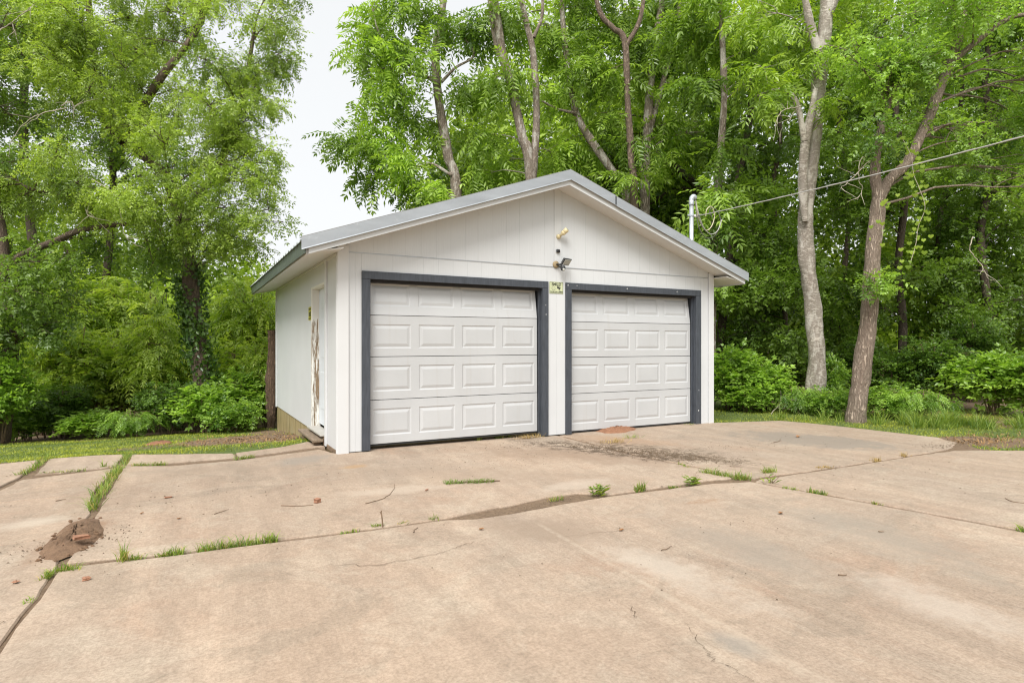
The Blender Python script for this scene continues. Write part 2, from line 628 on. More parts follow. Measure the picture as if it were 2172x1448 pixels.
    blot((300, 1002), (620, 990), 0.16, (0.275, 0.215, 0.16), 0.5)
    blot((60, 1190), (230, 1100), 0.12, (0.25, 0.15, 0.09), 0.8)
    blot((1240, 912), (1350, 908), 0.13, (0.27, 0.155, 0.08), 0.8)
    blot((0, 1010), (200, 1000), 0.07, (0.22, 0.155, 0.10), 0.7)
    # pale scar left by an older joint, crossing the front slab
    al = t.math('ADD', t.math('MULTIPLY', sep.outputs[0], float(dv[0])), t.math('MULTIPLY_ADD', sep.outputs[1], float(dv[1]), -float(a0[:2] @ dv)))
    ac = t.math('ADD', t.math('MULTIPLY', sep.outputs[0], -float(dv[1])), t.math('MULTIPLY_ADD', sep.outputs[1], float(dv[0]), -float(a0[0] * -dv[1] + a0[1] * dv[0])))
    ac = t.math('ADD', ac, t.math('MULTIPLY_ADD', wob2, 0.03, -0.015))
    wid = t.mr(al, 1.3, 2.6, 0.022, 0.055)
    f = t.mr(t.math('DIVIDE', t.math('ABSOLUTE', ac), wid), 0.35, 1.2, 0.42, 0.0)
    f = t.math('MULTIPLY', f, t.mr(al, 0.0, 0.5))
    f = t.math('MULTIPLY', f, t.mr(wob2, 0.35, 0.6, 0.15, 1.0))
    c = t.mix(f, c, (0.480, 0.400, 0.312))
    c = t.mix(1.0, c, t.ramp(inf.outputs['Random'], [(0, (0.95, 0.945, 0.94)), (1, (1.04, 1.03, 1.02))]), 'MULTIPLY')
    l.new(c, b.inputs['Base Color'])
    b.inputs['Roughness'].default_value = 0.86
    h = t.math('ADD', t.math('MULTIPLY', ag, 0.9), t.math('MULTIPLY', br, 0.35))
    nb = t.bump(h, 0.55, 0.008)
    nb = t.bump(t.noise(p, 2.0, 3), 0.25, 0.03, nb)
    l.new(nb, b.inputs['Normal'])
    return m


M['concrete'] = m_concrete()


def m_soil(name, dark, light, red=None):
    m, n, l, b = newmat(name)
    t = NT(m)
    p = t.pos()
    a = t.noise(p, 9, 8, 0.7)
    g = t.noise(p, 120, 4, 0.7)
    c = t.ramp(a, [(0.3, dark), (0.7, light)])
    c = t.mix(t.mr(g, 0.3, 0.7, 0.5, 0), c, tuple(x * 0.55 for x in dark))
    l.new(c, b.inputs['Base Color'])
    b.inputs['Roughness'].default_value = 0.95
    l.new(t.bump(t.math('ADD', a, t.math('MULTIPLY', g, 0.5)), 0.9, 0.02), b.inputs['Normal'])
    return m


M['soil'] = m_soil('brown_soil', (0.15, 0.088, 0.05), (0.34, 0.21, 0.125))
M['soil_red'] = m_soil('red_soil', (0.24, 0.105, 0.055), (0.42, 0.215, 0.12))
M['soil_dark'] = m_soil('dark_litter', (0.085, 0.055, 0.03), (0.22, 0.145, 0.085))


def m_ground():
    m, n, l, b = newmat('yard_ground')
    t = NT(m)
    p = t.pos()
    a = t.noise(p, 0.7, 6, 0.6)
    g = t.noise(p, 30, 6, 0.7)
    grass = t.ramp(g, [(0.25, (0.05, 0.085, 0.016)), (0.6, (0.115, 0.155, 0.03)), (0.85, (0.20, 0.19, 0.07))])
    soil = t.ramp(g, [(0.25, (0.10, 0.065, 0.04)), (0.7, (0.27, 0.185, 0.115))])
    at = t.new('ShaderNodeAttribute', attribute_name='bare')
    f = t.math('ADD', at.outputs['Fac'], t.math('MULTIPLY_ADD', a, 0.9, -0.45))
    f = t.math('ADD', f, t.math('MULTIPLY_ADD', g, 0.5, -0.25))
    c = t.mix(t.mr(f, 0.35, 0.7), grass, soil)
    l.new(c, b.inputs['Base Color'])
    b.inputs['Roughness'].default_value = 0.95
    l.new(t.bump(g, 0.8, 0.03), b.inputs['Normal'])
    return m


M['ground'] = m_ground()

M['bark_r1'] = bark_mat('smooth_grey_bark', (0.19, 0.155, 0.125), (0.52, 0.465, 0.40), (7, 7, 16), 0.4, 0.0, (0.53, 0.49, 0.435))
M['bark_r2'] = bark_mat('furrowed_brown_bark', (0.13, 0.09, 0.066), (0.58, 0.46, 0.36), (30, 30, 6), 1.0)
M['bark_c'] = bark_mat('scaly_grey_bark', (0.12, 0.085, 0.065), (0.52, 0.43, 0.35), (24, 24, 5), 0.9, 0.1, (0.56, 0.52, 0.46))
M['bark_d'] = bark_mat('dark_bark', (0.05, 0.036, 0.026), (0.17, 0.125, 0.09), (16, 16, 4), 1.0, 0.2)
M['bark_l'] = bark_mat('rough_brown_bark', (0.075, 0.05, 0.038), (0.25, 0.18, 0.13), (16, 16, 4), 1.0, 0.2)
M['rotwood'] = bark_mat('rotted_wood', (0.06, 0.035, 0.022), (0.30, 0.19, 0.12), (30, 30, 2.2), 1.0)

M['leaf_fine'] = leaf_mat('leaf_fine_bright', (0.050, 0.098, 0.016), (0.33, 0.45, 0.10))
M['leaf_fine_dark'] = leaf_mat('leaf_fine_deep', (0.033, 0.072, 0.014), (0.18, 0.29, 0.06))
M['leaf_pinn'] = leaf_mat('leaf_pinnate', (0.043, 0.095, 0.018), (0.30, 0.45, 0.09))
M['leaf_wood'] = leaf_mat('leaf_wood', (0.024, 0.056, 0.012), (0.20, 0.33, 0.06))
M['leaf_shrub'] = leaf_mat('leaf_shrub', (0.043, 0.105, 0.020), (0.28, 0.44, 0.09))
M['leaf_sun'] = leaf_mat('leaf_sumac', (0.075, 0.15, 0.022), (0.42, 0.54, 0.12))
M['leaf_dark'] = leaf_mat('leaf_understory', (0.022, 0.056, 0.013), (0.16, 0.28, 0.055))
M['leaf_ivy'] = leaf_mat('leaf_ivy', (0.020, 0.055, 0.013), (0.09, 0.165, 0.035), 0.36, 0.25)
M['leaf_vine'] = leaf_mat('leaf_vine', (0.13, 0.22, 0.03), (0.27, 0.39, 0.07))
M['leaf_far'] = leaf_mat('leaf_far', (0.038, 0.085, 0.016), (0.32, 0.45, 0.09))

# ------------------------------------------------------------------ the driveway: concrete slabs
rngS = np.random.default_rng(5)


def gp(*pts):
    return [G(x, y)[:2] for x, y in pts]


def ext(a, b, d):
    """point d metres beyond b on the line a-b"""
    a, b = np.array(a), np.array(b)
    u = (b - a) / np.linalg.norm(b - a)
    return b + u * d


def rough_outline(poly, step=0.10, amp=0.006):
    poly = [np.array(q) for q in poly]
    out = []
    for i in range(len(poly)):
        a, b = poly[i], poly[(i + 1) % len(poly)]
        L = np.linalg.norm(b - a)
        if L > 12:
            out.append(a); continue
        k = max(1, int(L / step))
        nrm = np.array([-(b - a)[1], (b - a)[0]]) / (L + 1e-9)
        for j in range(k):
            q = a + (b - a) * j / k
            if j:
                q = q + nrm * (rngS.normal(0, amp) + (rngS.random() < 0.06) * rngS.normal(0, amp * 2.2))
            out.append(q)
    return np.array(out)


def inset(poly, g):
    a = 0.5 * sum(poly[i][0] * poly[(i + 1) % len(poly)][1] - poly[(i + 1) % len(poly)][0] * poly[i][1] for i in range(len(poly)))
    sg = 1 if a > 0 else -1
    pr, nx = np.roll(poly, 1, 0), np.roll(poly, -1, 0)
    tv = nx - pr
    tv /= np.linalg.norm(tv, axis=1, keepdims=True) + 1e-9
    return poly + sg * g * np.stack([-tv[:, 1], tv[:, 0]], 1)


drive = empty('driveway', (0, 0, 0), kind='structure')
SLABS = []


def slab(poly, gap=0.007, z=0.0, amp=0.005):
    p = inset(rough_outline(poly, amp=amp), gap)
    t = inset(p, 0.007)
    n = len(p)
    v = [(*q, z) for q in t] + [(*q, z - 0.009) for q in p] + [(*q, -0.12) for q in p]
    f = [tuple(range(n))]
    for r in (0, 1):
        f += [(r * n + i, r * n + (i + 1) % n, (r + 1) * n + (i + 1) % n, (r + 1) * n + i) for i in range(n)]
    a = sum(p[i][0] * p[(i + 1) % n][1] - p[(i + 1) % n][0] * p[i][1] for i in range(n))
    if a < 0:
        f = [tuple(reversed(q)) for q in f]
        f[0] = tuple(reversed(range(n)))
    else:
        f = [f[0]] + [tuple(reversed(q)) for q in f[1:]]
    SLABS.append(p)
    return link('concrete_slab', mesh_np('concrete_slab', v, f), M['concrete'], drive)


A_r = gp((3, 1375), (66, 1288), (128, 1203))              # joint A, its right-hand lip (front)
A_l = gp((0, 1367), (62, 1284), (122, 1203))            # its left-hand lip (front)
A_r2 = gp((140, 1193), (205, 1088), (262, 988))
A_l2 = gp((122, 1203), (194, 1088), (250, 992))
B_lo = gp((128, 1203), (350, 1179), (600, 1147), (730, 1131), (860, 1114), (945, 1102), (1010, 1100), (1085, 1089), (1150, 1077), (1200, 1067), (1290, 1052), (1380, 1041), (1510, 1025), (1592, 1021))
B_up = gp((140, 1193), (350, 1174), (600, 1143), (730, 1127), (860, 1111), (945, 1098), (1000, 1086), (1055, 1075), (1110, 1065), (1165, 1053), (1225, 1045), (1290, 1048), (1380, 1036), (1500, 1018), (1578, 1012))
C_lo = gp((1592, 1021), (1740, 1048), (2172, 1128))
far_C = ext(C_lo[1], C_lo[2], 9.0)
back = np.array([2.0, -18.0])
sA = ext(A_r[1], A_r[0], 9.0)
slab(A_r[::-1] + [sA, np.array([far_C[0] + 1.0, sA[1] - 2.0]), far_C] + C_lo[::-1][:-1] + B_lo[::-1][:-1], 0.003, 0.0)
# slab before the left door
C_up = gp((1578, 1012), (1480, 992), (1350, 967), (1190, 925.5))
slab(A_r2[::-1][1:][::-1][:0] + [A_r2[2], A_r2[1]] + B_up + C_up[1:] + [np.array([3.07, 0.30]), np.array([0.06, 0.30]), np.array([-0.005, 0.02])] + gp((677, 953), (505, 976), (362, 988)), 0.004, 0.002)
# slab before the right door
D_up = gp((1612, 1010), (1700, 1000), (1815, 983), (1960, 960), (2010, 952))
C_r = gp((1600, 1014), (1490, 991), (1360, 966), (1199, 925))
edgeR = gp((2030, 938), (1989, 927), (1900, 917), (1795, 905), (1720, 897), (1654, 891.5))
slab([C_r[0]] + D_up + edgeR + [np.array([6.14, -0.02]), np.array([6.07, 0.30]), np.array([3.085, 0.30])] + C_r[::-1][:-1], 0.003, -0.001)
# slab on the right
D_lo = gp((1610, 1017), (1700, 1004), (1815, 987), (1960, 964), (2020, 956))
edge2 = gp((2172, 955.5), (2100, 955))
rr = ext(D_lo[0], edge2[0], 7.0)
far_C2 = far_C + np.array([0.0, 0.05])
slab([gp((1602, 1021))[0]] + gp((1740, 1045), (2172, 1124)) + [far_C2, rr] + edge2 + D_lo[::-1], 0.003, 0.003)
# slabs left of joint A, with tight control joints between them
Lx = -9.0
E1 = gp((0, 1066), (196, 1047))
E2 = gp((0, 1156), (150, 1133))


def left_at(seg):
    a, b = seg
    t = (Lx - a[0]) / (b[0] - a[0])
    return a + (b - a) * t


E0 = gp((0, 1040), (45, 1018), (242, 994))
e0l = np.array([Lx, E0[0][1] - 0.3])
slab([e0l, left_at(E1), E1[1], A_l2[2], E0[1], E0[0]], 0.005, 0.004)
slab([left_at(E1), left_at(E2), E2[1], A_l2[1], E1[1]], 0.004, 0.0)
slab([left_at(E2), np.array([Lx, -16.0]), ext(A_l[1], A_l[0], 9.0), A_l[0], A_l[1], A_l[2], E2[1]], 0.004, -0.002)
# edge strip along the lawn, four pieces
S0 = gp((0, 1032), (45, 1010), (78, 986), (84, 975), (0, 984))
slab([np.array([Lx, S0[0][1] - 0.2])] + [S0[0], S0[1], S0[2], S0[3], S0[4], np.array([Lx, S0[4][1] + 0.1])], 0.004, 0.003)
slab(gp((72, 1008), (224, 991), (246, 987), (266, 963), (200, 965), (104, 972)), 0.004, 0.0)
slab(gp((268, 985), (362, 981), (500, 970), (494, 961.5), (400, 963), (280, 964)), 0.004, 0.004)
slab(gp((507, 970), (677, 947), (690, 946), (668, 940), (652, 936), (600, 947), (500, 960)), 0.004, 0.001)

# hairline cracks, dirt filled, each lying on its slab


def crack(pts, w):
    p = smooth_path([G(x, y, 0.003) for x, y in pts], 7)
    p[:, :2] += rngS.normal(0, 0.008, (len(p), 2))
    ww = w * (0.4 + 0.6 * np.sin(np.linspace(0.15, math.pi - 0.15, len(p)))) * rngS.uniform(0.5, 1.3, len(p))
    mb = MB()
    mb.v = []
    v, f = [], []
    tg = np.gradient(p, axis=0); tg /= np.linalg.norm(tg, axis=1, keepdims=True)
    nn = np.stack([-tg[:, 1], tg[:, 0]], 1)
    for i in range(len(p)):
        for s in (-1, 1):
            v.append((p[i, 0] + s * nn[i, 0] * ww[i], p[i, 1] + s * nn[i, 1] * ww[i], 0.0055))
    for i in range(len(p) - 1):
        f.append((2 * i, 2 * i + 1, 2 * i + 3, 2 * i + 2))
    return link('crack', mesh_np('crack', v, f), M['soil_dark'], drive)


crack([(700, 1197), (790, 1198), (850, 1190), (920, 1175), (955, 1165)], 0.0022)
crack([(955, 1165), (985, 1155), (1040, 1143)], 0.0018)
crack([(1460, 1325), (1475, 1350), (1500, 1380), (1505, 1395), (1560, 1420), (1600, 1445)], 0.0013)
crack([(1340, 1285), (1345, 1300), (1342, 1310)], 0.0016)
crack([(0, 1320), (25, 1313)], 0.0020)
crack([(1190, 1140), (1290, 1127), (1400, 1112)], 0.0012)
crack([(1340, 920), (1500, 975), (1540, 983)], 0.0015)

# ------------------------------------------------------------------ the yard ground: one sheet out to the horizon
OUT = gp((84, 974), (200, 964), (280, 962), (494, 960.5), (600, 946), (652, 935))
OUTLINE = np.array([[Lx, OUT[0][1] + 0.25]] + OUT + [[0.02, 1.25], [0.02, 5.56], [6.13, 5.56], [6.13, 0.0]] + edgeR[::-1] + gp((2060, 945), (2100, 954), (2172, 954.5)) + [rr, [rr[0], -18], [Lx, -18]])


def in_poly(x, y, poly):
    r = np.zeros(x.shape, bool)
    n = len(poly)
    for i in range(n):
        x0, y0 = poly[i]; x1, y1 = poly[(i + 1) % n]
        c = ((y0 > y) != (y1 > y))
        if abs(y1 - y0) > 1e-12:
            r ^= c & (x < (x1 - x0) * (y - y0) / (y1 - y0) + x0)
    return r


def dist_poly(x, y, poly):
    d = np.full(x.shape, 1e9)
    n = len(poly)
    for i in range(n):
        a = np.array(poly[i]); b = np.array(poly[(i + 1) % n])
        ab = b - a
        t = np.clip(((x - a[0]) * ab[0] + (y - a[1]) * ab[1]) / (ab @ ab + 1e-12), 0, 1)
        d = np.minimum(d, np.hypot(x - a[0] - t * ab[0], y - a[1] - t * ab[1]))
    return d


def gz(x, y):
    """height of the bare ground"""
    x, y = np.asarray(x, float), np.asarray(y, float)
    wl_ = 1 - sm(-0.5, 7.0, x)
    z = -0.02 - wl_ * np.clip(0.09 * (y - 1.25), 0, 0.95)
    z = z + 0.012 * np.sin(x * 2.1 + 1.3 * np.sin(y * 1.7)) * np.cos(y * 2.6 + x)
    ins = in_poly(x, y, OUTLINE)
    d = dist_poly(x, y, OUTLINE)
    under = -0.015 + 0.003 * np.sin(x * 9) * np.sin(y * 8)
    inside_garage = ins & (y > 0.3) & (x > -0.1) & (x < 6.3)
    z = np.where(ins, np.where(inside_garage, np.minimum(z - 0.02, -0.06), under), z * sm(0, 0.35, d) + (-0.012) * (1 - sm(0, 0.35, d)) * (y < 1.9) + z * (1 - sm(0, 0.35, d)) * (y >= 1.9))
    return z


BARE = [(-0.75, 2.7, 1.0, 1.2, 1.0), (-0.25, 4.6, 0.35, 1.4, 0.8), (-2.05, 2.55, 0.55, 0.35, 0.6), (7.75, -2.95, 0.75, 0.35, 1.0), (8.6, -3.4, 1.2, 0.25, 0.8), (7.6, -1.3, 0.2, 0.5, 0.3)]


def bare(x, y):
    b = np.zeros(np.shape(x))
    for cx_, cy_, rx, ry, k in BARE:
        e = ((x - cx_) / rx) ** 2 + ((y - cy_) / ry) ** 2
        b = np.maximum(b, k * (1 - sm(0.5, 1.4, e)))
    return b


xs = np.concatenate([[-400, -200, -100, -50, -30, -20, -15, -12], np.arange(-10, 13, 0.13), [14, 16, 20, 30, 50, 100, 200, 400]])
ys = np.concatenate([[-400, -200, -100, -50, -30, -22], np.arange(-18, -5, 0.5), np.arange(-5, 8, 0.13), [8.5, 9, 10, 11, 12, 14, 17, 20, 25, 30, 50, 100, 200, 400]])
X, Y = np.meshgrid(xs, ys)
Z = gz(X.ravel(), Y.ravel())
v = np.stack([X.ravel(), Y.ravel(), Z], 1)
nx_ = len(xs)
ii = (np.arange(len(ys) - 1)[:, None] * nx_ + np.arange(nx_ - 1)[None]).ravel()
f = np.stack([ii, ii + 1, ii + 1 + nx_, ii + nx_], 1)
me = mesh_np('ground', v, f, True)
b_ = bare(X.ravel(), Y.ravel())
woods = np.maximum(sm(5.2, 7.5, Y.ravel()), sm(9.0, 10.5, X.ravel()) * sm(-4, -2, Y.ravel()))
ins_ = in_poly(X.ravel(), Y.ravel(), OUTLINE)
b_ = np.where(ins_, 1.2, np.maximum(b_, woods * 0.9))
at = me.attributes.new('bare', 'FLOAT', 'POINT')
at.data.foreach_set('value', b_.astype(np.float32))
tag(link('ground', me, M['ground']), kind='structure')

# ------------------------------------------------------------------ the garage
W, DEP = 6.134, 5.56
RIDGE, SLOPE = 3.067, 0.3456
ZR = 3.70                                   # top of the ridge trim
OV, EV = 0.35, 0.42                         # rake and eave overhang
garage = empty('garage', (RIDGE, 0, 0), 'white two-door garage with dark grey door frames and metal gable roof', 'garage')


def front(u, v, w): return (u, -w, v)
def left(u, v, w): return (-w, u, v)
def right(u, v, w): return (W + w, u, v)
def rear(u, v, w): return (u, DEP + w, v)


def roof_under(x):
    """underside of the soffit over the wall"""
    return ZR - 0.178 - SLOPE * abs(x - RIDGE)


def siding(u0, u1, zb, zt, fn, mat, name='siding_sheet', step=0.203, off=0.0, t=0.016, groove=0.0016):
    """one sheet of grooved siding; zb, zt functions of u"""
    mb = MB()
    cuts = [u0]
    k = math.ceil((u0 - off) / step)
    while off + k * step < u1 - 0.02:
        if off + k * step > u0 + 0.02: cuts.append(off + k * step)
        k += 1
    cuts.append(u1)
    for a, b in zip(cuts[:-1], cuts[1:]):
        aa = a + (groove / 2 if a != u0 else 0.0008); bb = b - (groove / 2 if b != u1 else 0.0008)
        poly = [(aa, zb(aa)), (bb, zb(bb)), (bb, zt(bb)), (aa, zt(aa))]
        mb.prism(poly, -t, 0.0, fn)
    poly = [(u0 + .002, zb(u0) + .002), (u1 - .002, zb(u1) + .002), (u1 - .002, zt(u1) - .002), (u0 + .002, zt(u0) - .002)]
    mb.prism(poly, -t - 0.012, -t * 0.14, fn)
    return mb.build(name, mat, garage)


K = lambda c: (lambda u: c)
ZS = 2.400                                  # seam between wall siding and gable siding
TL, TR_, SL, SR_ = 0.2797, 2.9168, 3.2103, 5.8593    # outer edges of the dark frames
TLi, TRi, SLi, SRi = 0.3817, 2.8216, 3.3092, 5.7494
ZTO, ZTI = 2.186, 2.090
# foundation and floor inside
MB().box(0.012, W - 0.012, 0.26, DEP - 0.012, -0.9, 0.085).build('foundation', M['foundation'], garage)
# front wall sheets
siding(0.125, TL, K(0.012), K(ZS - 0.004), front, M['siding'], off=0.208)
siding(TL, TR_, K(ZTO), K(ZS - 0.004), front, M['siding'], off=0.05)
siding(TR_, SL, K(0.016), K(ZS - 0.004), front, M['siding'], off=3.062, step=0.3)
siding(SL, SR_, K(ZTO), K(ZS - 0.004), front, M['siding'], off=0.05)
siding(SR_, W - 0.10, K(0.0), K(ZS - 0.004), front, M['siding'], off=0.05)
# gable sheets
gt = lambda u: max(ZS + 0.01, roof_under(u))
siding(0.10, 1.829, K(ZS + 0.004), gt, front, M['siding'], 'gable_sheet', off=0.02)
siding(1.829, 3.019, K(ZS + 0.004), gt, front, M['siding'], 'gable_sheet', off=0.02)
siding(3.139, 4.36, K(ZS + 0.004), gt, front, M['siding'], 'gable_sheet', off=0.115)
siding(4.36, W - 0.10, K(ZS + 0.004), gt, front, M['siding'], 'gable_sheet', off=0.115)
mb = MB()
mb.prism([(3.022, ZS + 0.02), (3.136, ZS + 0.02), (3.136, roof_under(3.136)), (RIDGE, roof_under(RIDGE)), (3.022, roof_under(3.022))], -0.016, 0.004, front)
mb.build('gable_batten', M['trim_white'], garage)
# thin drip flashing in the seam
MB().prism([(0.10, ZS - 0.005), (W - 0.1, ZS - 0.005), (W - 0.1, ZS + 0.001), (0.10, ZS + 0.001)], -0.01, 0.006, front).build('seam_flashing', M['galv'], garage)
# corner boards
MB().box(-0.012, 0.123, -0.021, 0.0, -0.005, roof_under(0.06) - 0.0, 0.003).build('corner_board', M['trim_white'], garage)
MB().box(-0.0195, -0.0005, 0.001, 0.030, -0.005, 2.36, 0.003).build('corner_board', M['trim_white'], garage)
MB().box(W - 0.098, W + 0.015, -0.021, 0.0, -0.012, roof_under(W - 0.05) - 0.0, 0.003).build('corner_board', M['trim_white'], garage)
# side walls and rear
ZSB = 0.082
zsl = K(2.392)
siding(1.66, DEP - 0.004, K(ZSB), zsl, left, M['siding_side'], 'side_sheet', step=0.1016)
siding(0.032, 0.712, K(0.03), zsl, left, M['siding_side'], 'side_sheet', step=0.1016, off=0.02)
siding(0.712, 1.66, K(2.11), zsl, left, M['siding_side'], 'side_sheet', step=0.1016)
MB().box(-0.022, -0.001, 0.62, 0.708, 0.0, 2.39, 0.003).build('door_casing', M['trim_white'], garage)
MB().box(-0.018, -0.001, DEP - 0.06, DEP + 0.012, ZSB - 0.02, 2.39, 0.003).build('corner_board', M['trim_white'], garage)
siding(0.0, DEP, K(0.06), zsl, right, M['siding_side'], 'side_sheet')
siding(0.0, W / 2, K(0.06), lambda u: max(2.40, roof_under(u)), rear, M['siding_side'], 'rear_sheet')
siding(W / 2, W, K(0.06), lambda u: max(2.40, roof_under(u)), rear, M['siding_side'], 'rear_sheet')
# wooden sill plate showing below the near side sheet
MB().box(-0.008, 0.011, 0.04, 0.62, -0.03, 0.028, 0.003).build('sill_plate', M['stick'], garage)

# door frames: dark trim and reveals


def frame(a, ai, bi, b, zb0, zb1):
    MB().box(a, b, -0.022, 0.0, ZTI, ZTO, 0.003).build('frame_head', M['slate'], garage)
    MB().box(a, ai, -0.022, 0.0, zb0, ZTI - 0.0015, 0.003).build('frame_post', M['slate'], garage)
    MB().box(bi, b, -0.022, 0.0, zb1, ZTI - 0.0015, 0.003).build('frame_post', M['slate'], garage)
    MB().box(bi + 0.0005, b - 0.01, 0.0005, 0.19, zb1, ZTI - 0.002).build('jamb', M['slate'], garage)
    MB().box(a + 0.01, ai - 0.0005, 0.0005, 0.19, zb0, ZTI - 0.002).build('jamb', M['slate'], garage)
    MB().box(a + 0.01, b - 0.01, 0.0005, 0.19, ZTI + 0.001, ZTO - 0.01).build('jamb_head', M['dark'], garage)
    MB().box(bi - 0.024, bi - 0.0005, 0.055, 0.080, zb1 + 0.01, ZTI - 0.003).build('door_stop', M['slate'], garage)
    MB().box(ai + 0.0005, bi - 0.025, 0.045, 0.070, ZTI - 0.036, ZTI - 0.002).build('door_stop', M['dark'], garage)


frame(TL, TLi, TRi, TR_, 0.012, 0.012)
frame(SL, SLi, SRi, SR_, 0.006, 0.0)

for cx_, cz_, r_ in ((3.245, 2.148, .010), (3.40, 2.150, .007), (4.32, 2.146, .010), (5.33, 2.142, .010), (5.80, 0.22, .012), (5.805, 0.55, .007), (2.875, 1.72, .008), (2.87, 1.85, .006)):
    MB().prism([(cx_ + r_ * math.cos(a) * (1.2 if k % 2 else .7), cz_ + r_ * math.sin(a) * (1 if k % 3 else .6)) for k, a in enumerate(np.linspace(0, 6.283, 8)[:-1])], 0.0215, 0.0232, front).build('paint_chip', M['trim_white'], garage)

# sectional doors with pressed panels


def section(x0, x1, h, zlo, zhi):
    """one door section in its own frame: x, z from 0..h, outward = -y"""
    mb = MB()
    n = 4
    cw = (x1 - x0) / n
    xs_ = [x0]
    for i in range(n):
        xs_ += [x0 + i * cw + 0.052, x0 + (i + 1) * cw - 0.052]
    xs_ += [x1]
    zs_ = [0.004, zlo, zhi, h - 0.004]
    for i in range(len(xs_) - 1):
        for j in range(3):
            a, b, c, d = xs_[i], xs_[i + 1], zs_[j], zs_[j + 1]
            if j == 1 and i % 2 == 1:
                rings = []
                for ins_d, dep in ((0, 0), (0.012, 0.007), (0.022, 0.007), (0.055, -0.001), (0.060, -0.001)):
                    rings.append([(a + ins_d, dep, c + ins_d), (b - ins_d, dep, c + ins_d), (b - ins_d, dep, d - ins_d), (a + ins_d, dep, d - ins_d)])
                for r in range(4):
                    mb.add(rings[r] + rings[r + 1], [(q, (q + 1) % 4, 4 + (q + 1) % 4, 4 + q) for q in range(4)])
                mb.add(rings[4], [(0, 1, 2, 3)])
            else:
                mb.add([(a, 0, c), (b, 0, c), (b, 0, d), (a, 0, d)], [(0, 1, 2, 3)])
    # returned edges and back skin
    a, b, c, d = x0, x1, 0.004, h - 0.004
    mb.add([(a, 0, c), (b, 0, c), (b, 0, d), (a, 0, d), (a, .045, c), (b, .045, c), (b, .045, d), (a, .045, d)],
           [(0, 4, 5, 1), (1, 5, 6, 2), (2, 6, 7, 3), (3, 7, 4, 0), (4, 7, 6, 5)])
    return mb


def garage_door(x0, x1, zb, seams, rot, lab):
    d = bpy.data.objects.new('garage_door', None)
    COL.objects.link(d)
    d.parent = garage
    d.location = (x0 - RIDGE, 0.088, zb)
    d.rotation_euler = (0, rot, 0)
    d['label'] = lab
    zz = [zb] + seams
    for i in range(4):
        h = zz[i + 1] - zz[i]
        m_ = section(0.0, x1 - x0, h, 0.105 if i < 3 else 0.118, h - 0.112 if i < 3 else h - 0.03)
        o = m_.build('door_section', M['door_white'], d, local=True)
        o.location = (0, 0, zz[i] - zb)
        if i == 3:
            o.rotation_euler = (R(-8), 0, 0)
        else:
            o.location = (0, 0.0015 * i, zz[i] - zb)
    o = MB().box(0.0, x1 - x0, 0.008, 0.04, -0.022, 0.0).build('bottom_seal', M['rubber'], d, local=True)
    return d


garage_door(TLi + 0.004, TRi - 0.028, 0.066, [0.612, 1.146, 1.660, 2.085], R(-0.15), 'white panelled overhead door, slightly raised off the slab')
garage_door(SLi + 0.004, SRi - 0.028, 0.030, [0.578, 1.112, 1.634, 2.072], 0.0, 'white panelled overhead door with soil heaped at its foot')

# side door
MB().box(0.02, 0.115, 1.642, 1.659, 0.14, 2.108).build('side_jamb', M['peel'], garage)
MB().box(-0.014, 0.018, 1.638, 1.672, 0.12, 2.108, 0.002).build('side_jamb', M['peel'], garage)
MB().box(0.02, 0.115, 0.714, 0.735, 0.14, 2.108).build('side_jamb', M['trim_white'], garage)
MB().box(-0.012, 0.115, 0.714, 1.637, 2.080, 2.108, 0.002).build('side_jamb', M['peel'], garage)
sd = MB()
sd.box(0.090, 0.130, 0.738, 1.640, 0.175, 2.078, 0.002)
for (y0_, y1_) in ((0.84, 1.14), (1.24, 1.54)):
    for (z0_, z1_) in ((0.36, 0.95), (1.08, 1.68), (1.76, 1.98)):
        rings = []
        for ins_d, dep in ((0, 0.0892), (0.012, 0.094), (0.03, 0.094), (0.045, 0.086), (0.05, 0.086)):
            rings.append([(dep, y0_ + ins_d, z0_ + ins_d), (dep, y0_ + ins_d, z1_ - ins_d), (dep, y1_ - ins_d, z1_ - ins_d), (dep, y1_ - ins_d, z0_ + ins_d)])
        for r in (0, 1, 2, 3):
            q = [(min(x, 0.0895), y, z) for x, y, z in rings[r]] + [(min(x, 0.0895), y, z) for x, y, z in rings[r + 1]]
            sd.add(q, [(k, (k + 1) % 4, 4 + (k + 1) % 4, 4 + k) for k in range(4)])
        sd.add(rings[4], [(0, 1, 2, 3)])
M['side_door'] = plain('side_door_enamel', (0.70, 0.74, 0.79), 0.4, 0, 0.04)
sdo = sd.build('side_door', M['side_door'], garage)
mbk = MB()
mbk.lathe([(0.026, 0), (0.026, 0.01), (0.012, 0.015), (0.012, 0.04), (0.026, 0.05), (0.028, 0.065), (0.015, 0.075)], lambda x, y, h: (0.090 - h, 0.80 + x, 1.05 + y), 12)
mbk.build('door_knob', M['galv'], sdo)
MB().box(-0.075, 0.10, 0.70, 1.67, 0.118, 0.142, 0.004).build('threshold', plain('sill_alloy', (0.50, 0.48, 0.44), 0.5, 0.3), garage)
MB().box(-0.03, 0.012, 0.712, 1.655, 0.0, 0.117, 0.004).build('sill_board', M['stick'], garage)

# roof: ribbed sheets, decking, trims


def roof_z(x):
    return ZR - 0.012 - SLOPE * abs(x - RIDGE)


sheet_w = 0.9
nrib = 4
ylo, yhi = -OV + 0.01, DEP + 0.30
nsheet = 7
sw = (yhi - ylo) / nsheet
Lr = RIDGE + EV + 0.045


